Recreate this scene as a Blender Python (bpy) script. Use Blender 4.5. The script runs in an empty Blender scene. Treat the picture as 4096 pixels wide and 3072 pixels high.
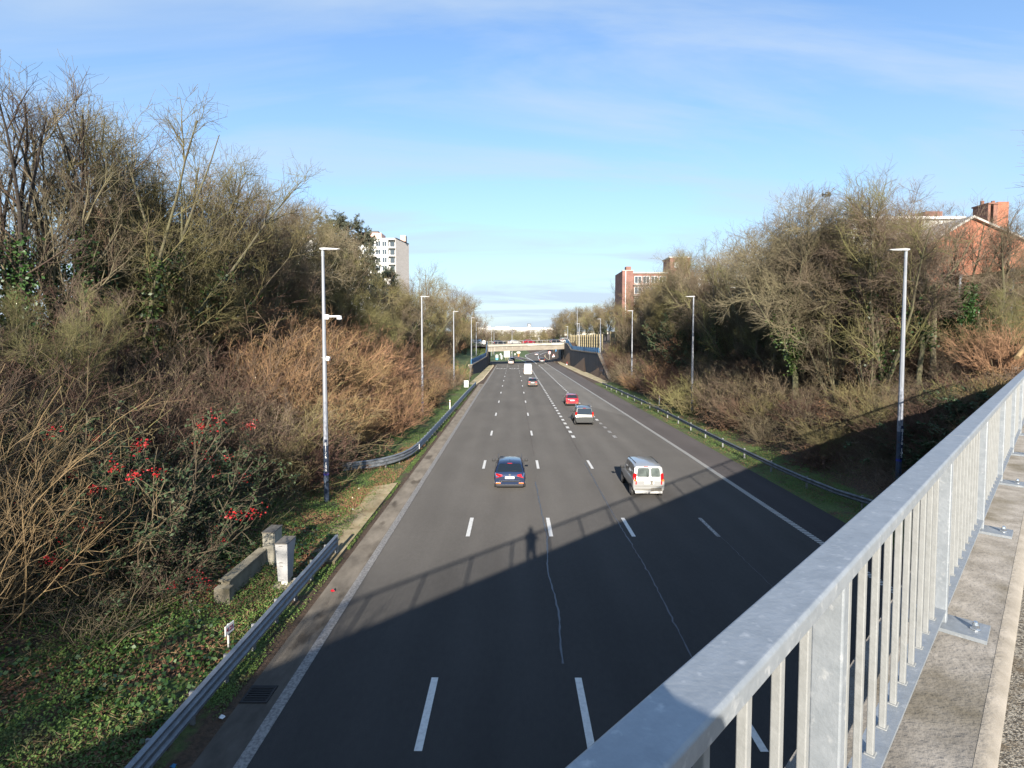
import bpy, math, random
import numpy as np
from mathutils import Vector, Matrix
R=math.radians
sc=bpy.context.scene
# ------------------------------------------------ camera
EYE=8.55
cam=bpy.data.cameras.new('camera'); co=bpy.data.objects.new('camera',cam); sc.collection.objects.link(co); sc.camera=co
cam.sensor_width=36; cam.lens=19.51; cam.shift_y=-75/4096; cam.clip_start=.05; cam.clip_end=6000
co.location=(0,0,EYE); co.rotation_euler=(R(90-2.76),0,R(.155))
# ------------------------------------------------ sky and sun
SUN_EL,SUN_AZ=18.9,1.5
w=bpy.data.worlds.new('World'); sc.world=w; w.use_nodes=True
nt=w.node_tree; nt.nodes.clear(); N=nt.nodes.new; L=nt.links.new
out=N('ShaderNodeOutputWorld'); bg=N('ShaderNodeBackground'); sky=N('ShaderNodeTexSky')
sky.sky_type='NISHITA'; sky.sun_disc=False; sky.sun_elevation=R(SUN_EL); sky.sun_rotation=R(180+SUN_AZ)
sky.air_density=1.25; sky.dust_density=.55; sky.ozone_density=2.2; sky.altitude=50
tc=N('ShaderNodeTexCoord'); sp=N('ShaderNodeSeparateXYZ'); L(tc.outputs['Generated'],sp.inputs[0])
# project the direction on a cloud layer high above: streaks of cirrus
def mth(op,a,b=None,c=None):
    n=N('ShaderNodeMath'); n.operation=op
    for i,v in enumerate((a,b,c)):
        if v is None: continue
        if isinstance(v,(int,float)): n.inputs[i].default_value=v
        else: L(v,n.inputs[i])
    return n.outputs[0]
zc=mth('MAXIMUM',sp.outputs[2],.02); zz=mth('ADD',zc,.20)
cb=N('ShaderNodeCombineXYZ'); L(mth('DIVIDE',sp.outputs[0],zz),cb.inputs[0]); L(mth('DIVIDE',sp.outputs[1],zz),cb.inputs[1])
mp=N('ShaderNodeMapping'); L(cb.outputs[0],mp.inputs[0]); mp.inputs['Rotation'].default_value=(0,0,R(38)); mp.inputs['Scale'].default_value=(.62,2.3,1); mp.inputs['Location'].default_value=(3.1,1.4,0)
n1=N('ShaderNodeTexNoise'); L(mp.outputs[0],n1.inputs[0]); n1.inputs['Scale'].default_value=1.0; n1.inputs['Detail'].default_value=9; n1.inputs['Roughness'].default_value=.56; n1.inputs['Distortion'].default_value=.7
r1=N('ShaderNodeValToRGB'); L(n1.outputs[0],r1.inputs[0]); r1.color_ramp.elements[0].position=.42; r1.color_ramp.elements[1].position=.70; r1.color_ramp.elements[1].color=(.8,.8,.8,1)
mp2=N('ShaderNodeMapping'); L(cb.outputs[0],mp2.inputs[0]); mp2.inputs['Scale'].default_value=(.4,.8,1)
n2=N('ShaderNodeTexNoise'); L(mp2.outputs[0],n2.inputs[0]); n2.inputs['Scale'].default_value=1; n2.inputs['Detail'].default_value=4
r2=N('ShaderNodeValToRGB'); L(n2.outputs[0],r2.inputs[0]); r2.color_ramp.elements[0].position=.22; r2.color_ramp.elements[1].position=.6
fac=mth('MULTIPLY',r1.outputs[0],r2.outputs[0])
hz=mth('POWER',mth('SUBTRACT',1,zc),4.0); fac=mth('MINIMUM',mth('ADD',mth('ADD',fac,.02),mth('MULTIPLY',hz,.8)),.93)
tint=N('ShaderNodeMix'); tint.data_type='RGBA'; tint.blend_type='MULTIPLY'; tint.inputs[0].default_value=1
L(sky.outputs[0],tint.inputs[6]); tint.inputs[7].default_value=(.80,.99,1.24,1)
mx=N('ShaderNodeMix'); mx.data_type='RGBA'; L(fac,mx.inputs[0]); L(tint.outputs[2],mx.inputs[6]); mx.inputs[7].default_value=(3.2,3.9,4.75,1)
L(mx.outputs[2],bg.inputs[0]); bg.inputs[1].default_value=.094; L(bg.outputs[0],out.inputs[0])
sl=bpy.data.lights.new('sun','SUN'); so=bpy.data.objects.new('sun',sl); sc.collection.objects.link(so)
sl.energy=5; sl.angle=R(.5); sl.color=(1,.915,.80)
sd=Vector((math.sin(R(SUN_AZ))*math.cos(R(SUN_EL)),math.cos(R(SUN_AZ))*math.cos(R(SUN_EL)),-math.sin(R(SUN_EL))))
so.rotation_euler=sd.to_track_quat('-Z','Y').to_euler(); so.location=(0,-60,40)
vs=sc.view_settings; vs.view_transform='Standard'; vs.look='None'; vs.gamma=1; vs.exposure=1.08
cy=sc.cycles; cy.max_bounces=5; cy.diffuse_bounces=2; cy.glossy_bounces=2; cy.transparent_max_bounces=6; cy.transmission_bounces=2; cy.sample_clamp_indirect=4; cy.caustics_reflective=False; cy.caustics_refractive=False

# ------------------------------------------------ helpers
col=sc.collection
class MB:
    def __init__(s): s.v=[]; s.f=[]; s.m=[]; s.mi=0
    def add(s,vs,fs):
        b=len(s.v); s.v+= [tuple(p) for p in vs]; s.f+=[tuple(i+b for i in f) for f in fs]; s.m+=[s.mi]*len(fs); return s
    def box(s,c,d,rz=0,rx=0,ry=0):
        M=Matrix.Rotation(rz,3,'Z')@Matrix.Rotation(ry,3,'Y')@Matrix.Rotation(rx,3,'X'); c=Vector(c)
        vs=[c+M@Vector((x*d[0]/2,y*d[1]/2,z*d[2]/2)) for x in(-1,1) for y in(-1,1) for z in(-1,1)]
        return s.add(vs,[(0,1,3,2),(4,6,7,5),(0,4,5,1),(2,3,7,6),(0,2,6,4),(1,5,7,3)])
    def rng(s,a,b): return s.box([(p+q)/2 for p,q in zip(a,b)],[abs(q-p) for p,q in zip(a,b)])
    def tube(s,p0,p1,r0,r1=None,n=8,caps=True):
        r1=r0 if r1 is None else r1; p0=Vector(p0);p1=Vector(p1); d=(p1-p0).normalized()
        u=d.cross(Vector((0,0,1)) if abs(d.z)<.9 else Vector((1,0,0))).normalized(); v=d.cross(u)
        vs=[p+ (u*math.cos(2*math.pi*(i+.5)/n)+v*math.sin(2*math.pi*(i+.5)/n))*r for p,r in((p0,r0),(p1,r1)) for i in range(n)]
        fs=[(i,(i+1)%n,n+(i+1)%n,n+i) for i in range(n)]
        if caps: fs+=[tuple(range(n))[::-1],tuple(range(n,2*n))]
        return s.add(vs,fs)
    def prism(s,poly,off):   # poly list of 3d points, extruded by off
        n=len(poly); P=[Vector(p) for p in poly]; o=Vector(off)
        return s.add(P+[p+o for p in P],[tuple(range(n))[::-1],tuple(range(n,2*n))]+[(i,(i+1)%n,n+(i+1)%n,n+i) for i in range(n)])
    def sweep(s,path,prof,closed=True,ups=None):   # prof (side,up) pairs along a horizontal-ish path
        n=len(prof); P=[Vector(p) for p in path]; rings=[]
        for i,p in enumerate(P):
            t=(P[min(i+1,len(P)-1)]-P[max(i-1,0)]); t.z=0; t.normalize(); sdv=Vector((t.y,-t.x,0))
            rings.append([p+sdv*a+Vector((0,0,b)) for a,b in prof])
        vs=[q for r in rings for q in r]; m=n if closed else n-1
        fs=[(i*n+j,i*n+(j+1)%n,(i+1)*n+(j+1)%n,(i+1)*n+j) for i in range(len(P)-1) for j in range(m)]
        if closed: fs+=[tuple(range(n))[::-1],tuple(range((len(P)-1)*n,len(P)*n))]
        return s.add(vs,fs)
    def grid(s,pts,nu,nv):
        return s.add(pts,[(i*nv+j,(i+1)*nv+j,(i+1)*nv+j+1,i*nv+j+1) for i in range(nu-1) for j in range(nv-1)])
def obj(name,mb,mat,parent=None,smooth=False,bevel=0,sub=0):
    me=bpy.data.meshes.new(name); me.from_pydata(mb.v,[],mb.f)
    for m in (mat if isinstance(mat,(list,tuple)) else [mat]): me.materials.append(m)
    if any(mb.m): me.polygons.foreach_set('material_index',mb.m)
    if smooth: me.polygons.foreach_set('use_smooth',[True]*len(me.polygons))
    me.update(); o=bpy.data.objects.new(name,me); col.objects.link(o); o.parent=parent
    if bevel: b=o.modifiers.new('b','BEVEL'); b.width=bevel; b.segments=2; b.limit_method='ANGLE'; b.angle_limit=R(40)
    if sub: b=o.modifiers.new('s','SUBSURF'); b.levels=sub; b.render_levels=sub
    return o
def tag(o,label=None,cat=None,group=None,kind=None):
    for k,v in(('label',label),('category',cat),('group',group),('kind',kind)):
        if v: o[k]=v
    return o
def thing(name,label,cat,loc=(0,0,0),rz=0,group=None):
    o=bpy.data.objects.new(name,None); col.objects.link(o); o.location=loc; o.rotation_euler=(0,0,rz); o.empty_display_size=.2
    return tag(o,label,cat,group)
def dup(root,loc,rz,label=None,group=None,scale=None):
    r=root.copy(); col.objects.link(r); r.location=loc; r.rotation_euler=(0,0,rz)
    if scale is not None: r.scale=scale if hasattr(scale,'__len__') else (scale,)*3
    if label: r['label']=label
    if group: r['group']=group
    for ch in root.children:
        c=ch.copy(); col.objects.link(c); c.parent=r
        for g in ch.children:
            d=g.copy(); col.objects.link(d); d.parent=c
    return r
def text_mesh(txt,size,ext=.004):
    cu=bpy.data.curves.new('t','FONT'); cu.body=txt; cu.size=size; cu.extrude=ext; cu.align_x='CENTER'; cu.align_y='CENTER'
    o=bpy.data.objects.new('t',cu); col.objects.link(o); dg=bpy.context.evaluated_depsgraph_get()
    me=bpy.data.meshes.new_from_object(o.evaluated_get(dg)); bpy.data.objects.remove(o); return me
def text_obj(name,txt,size,mat,parent,loc,rot,ext=.004):
    me=text_mesh(txt,size,ext); me.materials.clear(); me.materials.append(mat); me.name=name
    o=bpy.data.objects.new(name,me); col.objects.link(o); o.parent=parent; o.location=loc; o.rotation_euler=rot; return o
# ------------------------------------------------ materials
def mat(name,c,c2=None,scale=4.,rough=.7,metal=0.,bump=0.,bscale=None,detail=6,stretch=(1,1,1),lo=.35,hi=.65,spec=.5,coat=0,obj_rand=0,c3=None,scale3=.5,lo3=.45,hi3=.6):
    m=bpy.data.materials.new(name); m.use_nodes=True; t=m.node_tree; b=t.nodes['Principled BSDF']
    b.inputs['Roughness'].default_value=rough; b.inputs['Metallic'].default_value=metal; b.inputs['Specular IOR Level'].default_value=spec; b.inputs['Coat Weight'].default_value=coat
    if rough>.87: b.inputs['Diffuse Roughness'].default_value=1.; b.inputs['Specular IOR Level'].default_value=.25
    last=None
    if c2 or bump or c3:
        tc=t.nodes.new('ShaderNodeTexCoord'); mp=t.nodes.new('ShaderNodeMapping'); mp.inputs['Scale'].default_value=stretch; t.links.new(tc.outputs['Object'],mp.inputs[0])
    if c2:
        n=t.nodes.new('ShaderNodeTexNoise'); n.inputs['Scale'].default_value=scale; n.inputs['Detail'].default_value=detail; n.inputs['Roughness'].default_value=.62; t.links.new(mp.outputs[0],n.inputs[0])
        r=t.nodes.new('ShaderNodeValToRGB'); r.color_ramp.elements[0].position=lo; r.color_ramp.elements[1].position=hi; r.color_ramp.elements[0].color=(*c,1); r.color_ramp.elements[1].color=(*c2,1)
        t.links.new(n.outputs[0],r.inputs[0]); last=r.outputs[0]
    else:
        rg=t.nodes.new('ShaderNodeRGB'); rg.outputs[0].default_value=(*c,1); last=rg.outputs[0]
    if c3:
        n=t.nodes.new('ShaderNodeTexNoise'); n.inputs['Scale'].default_value=scale3; n.inputs['Detail'].default_value=5; t.links.new(mp.outputs[0],n.inputs[0])
        r=t.nodes.new('ShaderNodeValToRGB'); r.color_ramp.elements[0].position=lo3; r.color_ramp.elements[1].position=hi3; t.links.new(n.outputs[0],r.inputs[0])
        x=t.nodes.new('ShaderNodeMix'); x.data_type='RGBA'; t.links.new(r.outputs[0],x.inputs[0]); t.links.new(last,x.inputs[6]); x.inputs[7].default_value=(*c3,1); last=x.outputs[2]
    if obj_rand:
        oi=t.nodes.new('ShaderNodeObjectInfo'); h=t.nodes.new('ShaderNodeHueSaturation'); mr=t.nodes.new('ShaderNodeMapRange'); mr.inputs[3].default_value=1-obj_rand; mr.inputs[4].default_value=1+obj_rand
        t.links.new(oi.outputs['Random'],mr.inputs[0]); t.links.new(mr.outputs[0],h.inputs['Value']); t.links.new(last,h.inputs['Color'])
        m2=t.nodes.new('ShaderNodeMapRange'); m2.inputs[3].default_value=.475; m2.inputs[4].default_value=.52
        f=t.nodes.new('ShaderNodeMath'); f.operation='FRACT'; g=t.nodes.new('ShaderNodeMath'); g.operation='MULTIPLY'; g.inputs[1].default_value=7.3
        t.links.new(oi.outputs['Random'],g.inputs[0]); t.links.new(g.outputs[0],f.inputs[0]); t.links.new(f.outputs[0],m2.inputs[0]); t.links.new(m2.outputs[0],h.inputs['Hue']); last=h.outputs[0]
    t.links.new(last,b.inputs['Base Color'])
    if bump:
        n=t.nodes.new('ShaderNodeTexNoise'); n.inputs['Scale'].default_value=bscale or scale*3; n.inputs['Detail'].default_value=6; t.links.new(mp.outputs[0],n.inputs[0])
        q=t.nodes.new('ShaderNodeBump'); q.inputs['Strength'].default_value=bump; q.inputs['Distance'].default_value=.03; t.links.new(n.outputs[0],q.inputs['Height']); t.links.new(q.outputs[0],b.inputs['Normal'])
    return m
def brick(name,c1,c2,mortar,s=1.,rough=.85):
    m=bpy.data.materials.new(name); m.use_nodes=True; t=m.node_tree; b=t.nodes['Principled BSDF']; b.inputs['Roughness'].default_value=rough
    tc=t.nodes.new('ShaderNodeTexCoord'); mp=t.nodes.new('ShaderNodeMapping'); mp.inputs['Rotation'].default_value=(R(90),0,0); t.links.new(tc.outputs['Object'],mp.inputs[0])
    k=t.nodes.new('ShaderNodeTexBrick'); t.links.new(mp.outputs[0],k.inputs[0]); k.inputs['Scale'].default_value=s; k.inputs['Brick Width'].default_value=.24; k.inputs['Row Height'].default_value=.075; k.inputs['Mortar Size'].default_value=.009
    k.inputs['Color1'].default_value=(*c1,1); k.inputs['Color2'].default_value=(*c2,1); k.inputs['Mortar'].default_value=(*mortar,1)
    n=t.nodes.new('ShaderNodeTexNoise'); n.inputs['Scale'].default_value=.6; n.inputs['Detail'].default_value=6; t.links.new(tc.outputs['Object'],n.inputs[0])
    h=t.nodes.new('ShaderNodeHueSaturation'); r=t.nodes.new('ShaderNodeMapRange'); r.inputs[1].default_value=.3; r.inputs[2].default_value=.7; r.inputs[3].default_value=.75; r.inputs[4].default_value=1.15
    t.links.new(n.outputs[0],r.inputs[0]); t.links.new(r.outputs[0],h.inputs['Value']); t.links.new(k.outputs[0],h.inputs['Color']); t.links.new(h.outputs[0],b.inputs['Base Color']); return m
M={}
M['asphalt']=mat('asphalt',(.088,.082,.075),(.115,.108,.098),3.,.92,bump=.25,bscale=60,stretch=(1,.08,1),lo=.3,hi=.7,c3=(.08,.075,.07),scale3=.35,lo3=.5,hi3=.62)
def asphalt(name,a,k=1.):
    m=mat(name,a,rough=.92); t=m.node_tree; b=t.nodes['Principled BSDF']; Nn=t.nodes.new; Lk=t.links.new
    tc=Nn('ShaderNodeTexCoord'); sx=Nn('ShaderNodeSeparateXYZ'); Lk(tc.outputs['Object'],sx.inputs[0])
    def ns(sc_,st,d,rf=.6):
        mp=Nn('ShaderNodeMapping'); mp.inputs['Scale'].default_value=st; Lk(tc.outputs['Object'],mp.inputs[0]); n=Nn('ShaderNodeTexNoise'); n.inputs['Scale'].default_value=sc_; n.inputs['Detail'].default_value=d; n.inputs['Roughness'].default_value=rf; Lk(mp.outputs[0],n.inputs[0]); return n.outputs[0]
    def rg_(i,a0,a1,b0,b1):
        r=Nn('ShaderNodeMapRange'); Lk(i,r.inputs[0]); r.inputs[1].default_value=a0; r.inputs[2].default_value=a1; r.inputs[3].default_value=b0; r.inputs[4].default_value=b1; return r.outputs[0]
    def mm(op,a_,b_):
        q=Nn('ShaderNodeMath'); q.operation=op
        for i,v in enumerate((a_,b_)):
            if isinstance(v,(int,float)): q.inputs[i].default_value=v
            else: Lk(v,q.inputs[i])
        return q.outputs[0]
    tr=mm('SINE',mm('MULTIPLY',mm('ADD',sx.outputs[0],.2),6.2832/1.8),0)      # worn wheel tracks, two to a lane
    f=mm('MULTIPLY',rg_(ns(.5,(1,.16,1),5),.3,.7,.88,1.10),rg_(tr,-1,1,.955,1.035))
    f=mm('MULTIPLY',f,rg_(ns(.12,(1,1,1),4),.35,.65,.93,1.06)); f=mm('MULTIPLY',f,rg_(ns(55,(1,1,1),3,.8),.3,.7,1-.28*k,1+.28*k)); f=mm('MULTIPLY',f,rg_(ns(7,(1,.5,1),6,.75),.25,.75,.88,1.12))
    dr=rg_(ns(1.3,(1,.35,1),6,.7),.66,.72,1.,.80); f=mm('MULTIPLY',f,dr)
    ch=rg_(ns(30,(1,1,1),2),.71,.73,0,.6)
    mx_=Nn('ShaderNodeMix'); mx_.data_type='RGBA'; mx_.blend_type='MULTIPLY'; mx_.inputs[0].default_value=1.; mx_.inputs[6].default_value=(*a,1); Lk(f,mx_.inputs[7]); m2=Nn('ShaderNodeMix'); m2.data_type='RGBA'; Lk(ch,m2.inputs[0]); Lk(mx_.outputs[2],m2.inputs[6]); m2.inputs[7].default_value=(.16,.155,.145,1)
    Lk(m2.outputs[2],b.inputs['Base Color']); bp_=Nn('ShaderNodeBump'); bp_.inputs['Strength'].default_value=.35; bp_.inputs['Distance'].default_value=.012; Lk(ns(70,(1,1,1),3,.8),bp_.inputs['Height']); Lk(bp_.outputs[0],b.inputs['Normal']); return m
M['asphalt']=asphalt('asphalt',(.0575,.055,.052)); M['lane']=asphalt('lane_new',(.071,.069,.066))
M['old_asphalt2']=mat('asphalt2',(.058,.053,.053),(.072,.066,.064),4.,.9,bump=.25,bscale=60,stretch=(1,.1,1))
M['crack']=mat('crack_seal',(.068,.076,.09),rough=.5)
M['paint']=mat('road_paint',(.72,.70,.64),(.5,.48,.44),9.,.7,lo=.45,hi=.8)
M['paint_worn']=mat('worn_paint',(.45,.43,.39),(.12,.115,.11),16.,.8,lo=.46,hi=.56,detail=9)
M['paint_old']=mat('old_paint',(.30,.285,.26),(.16,.15,.14),14.,.85,lo=.42,hi=.6,detail=9)
M['gutter']=mat('gutter_concrete',(.125,.112,.095),(.07,.062,.052),1.6,.9,bump=.3,bscale=30,stretch=(1,.4,1),c3=(.05,.043,.035),scale3=1.1,lo3=.6,hi3=.68)
M['slab']=mat('slab_concrete',(.21,.18,.12),(.13,.105,.06),1.2,.92,bump=.3,bscale=30,c3=(.08,.06,.035),scale3=2,lo3=.6,hi3=.75)
M['pave']=mat('pavement',(.20,.175,.13),(.13,.115,.07),.8,.92,c3=(.09,.10,.04),scale3=.35,lo3=.55,hi3=.7)
M['kerb']=mat('kerb_stone',(.36,.32,.24),(.2,.17,.12),3.,.9)
M['conc']=mat('concrete',(.30,.27,.2),(.2,.175,.125),1.5,.9,bump=.2,c3=(.10,.09,.055),scale3=1.3,lo3=.55,hi3=.7)
M['deck']=mat('deck_concrete',(.235,.22,.20),(.145,.134,.118),5.,.88,bump=.35,bscale=35,c3=(.10,.088,.065),scale3=2.2,lo3=.48,hi3=.72,detail=10)
M['deckkerb']=mat('deck_kerb',(.27,.245,.21),(.20,.18,.15),6.,.88,bump=.3,bscale=40)
M['agg']=mat('aggregate',(.50,.44,.34),(.09,.07,.045),75.,.85,bump=1.,bscale=120,lo=.42,hi=.6,detail=3,c3=(.2,.15,.09),scale3=9,lo3=.5,hi3=.7)
M['galv']=mat('galvanised',(.33,.355,.375),(.265,.29,.31),14.,.5,metal=.3,bump=.08,bscale=60,detail=9,c3=(.45,.465,.47),scale3=30,lo3=.6,hi3=.75)
M['galvbar']=mat('galvanised_bar',(.30,.305,.295),(.255,.26,.25),20.,.6,metal=.1,bump=.08,bscale=90)
M['rail']=mat('guardrail_steel',(.27,.29,.31),(.19,.205,.22),5.,.5,metal=.45,bump=.05)
M['railend']=mat('guardrail_pale',(.42,.43,.42),(.3,.31,.31),5.,.5,metal=.4)
M['bolt']=mat('bolt_steel',(.75,.75,.74),rough=.25,metal=1)
M['pole']=mat('lamp_pole',(.31,.325,.35),(.25,.265,.29),6.,.5,metal=.3,stretch=(1,1,.25))
M['poledirt']=mat('lamp_pole_low',(.30,.32,.36),(.09,.10,.12),9.,.6,metal=.2,stretch=(1,1,.5),lo=.4,hi=.7)
M['lamphead']=mat('lamp_head',(.36,.36,.355),rough=.45)
M['bluebase']=mat('pole_base_paint',(.025,.04,.075),(.05,.07,.10),5.,.5)
M['navy']=mat('navy_plate',(.01,.02,.05),rough=.4)
M['white']=mat('white_paint',(.78,.78,.76),rough=.5)
M['whitedirty']=mat('white_dirty',(.62,.61,.58),(.5,.48,.44),3.,.6)
M['cabinet']=mat('cabinet_grey',(.43,.43,.425),(.36,.36,.355),3.,.6)
M['cabold']=mat('cabinet_beige',(.5,.47,.38),(.38,.35,.27),4.,.7)
M['cabtop']=mat('cabinet_top',(.22,.20,.17),(.13,.115,.09),6.,.8)
M['black']=mat('black_plastic',(.012,.012,.013),rough=.5)
M['tyre']=mat('tyre_rubber',(.03,.029,.028),rough=.85)
M['rim']=mat('wheel_rim',(.35,.35,.36),rough=.35,metal=.8)
M['glass']=mat('car_glass',(.012,.016,.018),rough=.06,spec=.8,coat=1)
M['glassgrey']=mat('car_glass_pale',(.10,.12,.11),(.05,.06,.055),3,rough=.1,coat=.6)
M['winglass']=mat('window_glass',(.05,.065,.08),rough=.08,spec=.8)
M['redlens']=mat('red_lens',(.5,.008,.012),rough=.2,coat=1)
M['orangelens']=mat('orange_lens',(.75,.18,.03),rough=.25,coat=1)
M['clearlens']=mat('clear_lens',(.7,.7,.68),rough=.2,coat=1)
M['plate']=mat('number_plate',(.8,.79,.74),rough=.5)
M['redtxt']=mat('red_ink',(.14,.012,.03),rough=.6)
M['bluepanel']=mat('blue_panel',(.015,.13,.30),(.02,.19,.38),1.5,.55)
M['wall']=mat('dark_wall',(.07,.07,.074),(.035,.036,.04),1.2,.85,stretch=(1,1,.12),bump=.4,bscale=12)
M['graf']=mat('graffiti',(.34,.30,.34),(.2,.18,.2),6,.8)
M['fascia']=mat('bridge_fascia',(.46,.43,.36),(.36,.33,.27),.5,.85,c3=(.6,.58,.5),scale3=.25,lo3=.5,hi3=.6)
M['girder']=mat('bridge_girder',(.34,.30,.24),(.25,.22,.18),.35,.85,stretch=(1,1,2.))
M['dark']=mat('near_black',(.03,.028,.025),rough=.9)  # even near-black for the overpass soffit, a dark line below the fascia
M['brickred']=brick('brick_red',(.38,.125,.065),(.32,.10,.055),(.34,.2,.13))
M['brickdark']=brick('brick_dark',(.25,.10,.065),(.17,.07,.05),(.22,.16,.12))
M['brickapt']=brick('brick_apartment',(.25,.105,.08),(.20,.085,.065),(.24,.17,.14))
M['brickpale']=brick('brick_pale',(.40,.20,.13),(.33,.16,.10),(.36,.24,.18))
M['render']=mat('pale_render',(.50,.50,.47),(.42,.42,.39),.7,.9)
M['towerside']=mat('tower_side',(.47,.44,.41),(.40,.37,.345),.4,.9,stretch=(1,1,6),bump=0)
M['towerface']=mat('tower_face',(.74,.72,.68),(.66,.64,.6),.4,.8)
M['pinkroof']=mat('pink_render',(.60,.40,.32),(.55,.36,.29),.5,.85)
M['slate']=mat('roof_slate',(.06,.06,.065),(.1,.1,.1),2.,.7)
M['coping']=mat('coping',(.42,.40,.36),rough=.8)
M['wood']=mat('barrier_wood',(.20,.12,.055),(.13,.075,.035),2.,.85,stretch=(.3,.3,5),c3=(.09,.085,.035),scale3=.6)
M['woodnew']=mat('barrier_post',(.38,.32,.19),(.28,.23,.13),2.,.8,stretch=(1,1,.2))
M['woodpanel']=mat('barrier_panel',(.22,.19,.12),(.14,.12,.07),1.,.85)
M['hangar']=mat('hangar_wall',(.5,.5,.5),(.4,.4,.41),.02,.8)
M['coat']=mat('dark_coat',(.03,.032,.04),rough=.9)
M['skin']=mat('skin',(.5,.3,.22),rough=.6)
M['hair']=mat('hair',(.06,.04,.03),rough=.8)
M['jeans']=mat('jeans',(.04,.06,.1),rough=.9)
# vegetation
M['bark']=mat('bark_grey',(.115,.098,.072),(.17,.16,.085),2.5,.9,obj_rand=.25)
M['barkdark']=mat('bark_dark',(.05,.043,.035),(.075,.065,.05),3.,.9,obj_rand=.2)
M['twig']=mat('twig_brown',(.155,.122,.09),(.20,.165,.10),.7,.9,obj_rand=.28)
M['twigolive']=mat('twig_olive',(.21,.19,.08),(.15,.12,.07),.6,.9,obj_rand=.25)
M['twigdark']=mat('twig_dark',(.10,.075,.055),(.14,.11,.07),.6,.9,obj_rand=.25)
M['rust']=mat('twig_rust',(.33,.215,.11),(.23,.15,.08),.8,.9,obj_rand=.22)
M['redbrown']=mat('twig_redbrown',(.14,.088,.062),(.10,.066,.046),.8,.9,obj_rand=.25)
M['yellowstem']=mat('stem_yellow',(.30,.21,.10),(.22,.15,.08),2.,.85)
M['ivy']=mat('ivy_leaf',(.025,.06,.014),(.055,.10,.022),3.,.45,obj_rand=.25)
M['leafgreen']=mat('shrub_leaf',(.03,.055,.022),(.07,.10,.045),5.,.6,spec=.3)
M['leafpale']=mat('shrub_leaf_pale',(.22,.17,.13),(.13,.12,.07),5.,.5)
M['needle']=mat('cedar_needles',(.07,.085,.05),(.13,.145,.095),.9,.7,obj_rand=.15)
M['berry2']=mat('red_berries_dark',(.32,.012,.02),(.5,.03,.02),9.,.5)
M['berry']=mat('red_berries',(.40,.012,.016),rough=.35)
M['catkin']=mat('catkins',(.30,.26,.12),rough=.9)
M['deadleaf']=mat('dead_leaf',(.22,.11,.06),(.14,.08,.045),5.,.9)
M['weed']=mat('weed_leaf',(.055,.115,.02),(.13,.20,.04),3.,.7,c3=(.14,.15,.05),scale3=1.3,lo3=.56,hi3=.68)
M['straw']=mat('straw',(.36,.28,.15),(.25,.18,.10),3.,.9)
M['litter']=mat('fallen_leaves',(.26,.13,.075),(.16,.09,.05),3.,.9)
# ground: grass and earth
def ground_mat():
    m=bpy.data.materials.new('ground'); m.use_nodes=True; t=m.node_tree; b=t.nodes['Principled BSDF']; b.inputs['Roughness'].default_value=.95
    tc=t.nodes.new('ShaderNodeTexCoord')
    def noise(s,d=8):
        n=t.nodes.new('ShaderNodeTexNoise'); n.inputs['Scale'].default_value=s; n.inputs['Detail'].default_value=d; n.inputs['Roughness'].default_value=.65; t.links.new(tc.outputs['Object'],n.inputs[0]); return n.outputs[0]
    def ramp(i,a,ca,b_,cb_):
        r=t.nodes.new('ShaderNodeValToRGB'); r.color_ramp.elements[0].position=a; r.color_ramp.elements[1].position=b_; r.color_ramp.elements[0].color=(*ca,1); r.color_ramp.elements[1].color=(*cb_,1); t.links.new(i,r.inputs[0]); return r.outputs[0]
    def mix(f,a,b_):
        x=t.nodes.new('ShaderNodeMix'); x.data_type='RGBA'; t.links.new(f,x.inputs[0]); t.links.new(a,x.inputs[6]); t.links.new(b_,x.inputs[7]); return x.outputs[2]
    grass=ramp(noise(9),.35,(.05,.085,.018),.65,(.11,.15,.04)); earth=ramp(noise(6),.35,(.05,.033,.02),.65,(.12,.075,.045))
    va=t.nodes.new('ShaderNodeVertexColor'); va.layer_name='kind'
    ad=t.nodes.new('ShaderNodeMath'); ad.operation='ADD'; s2=t.nodes.new('ShaderNodeSeparateColor'); t.links.new(va.outputs[0],s2.inputs[0]); t.links.new(s2.outputs[0],ad.inputs[0]); t.links.new(noise(1.1),ad.inputs[1])
    f=ramp(ad.outputs[0],.85,(0,0,0),1.12,(1,1,1))
    t.links.new(mix(f,earth,grass),b.inputs['Base Color'])
    n=t.nodes.new('ShaderNodeBump'); n.inputs['Strength'].default_value=.8; n.inputs['Distance'].default_value=.08; t.links.new(noise(14),n.inputs['Height']); t.links.new(n.outputs[0],b.inputs['Normal'])
    return m
M['ground']=ground_mat()
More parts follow.
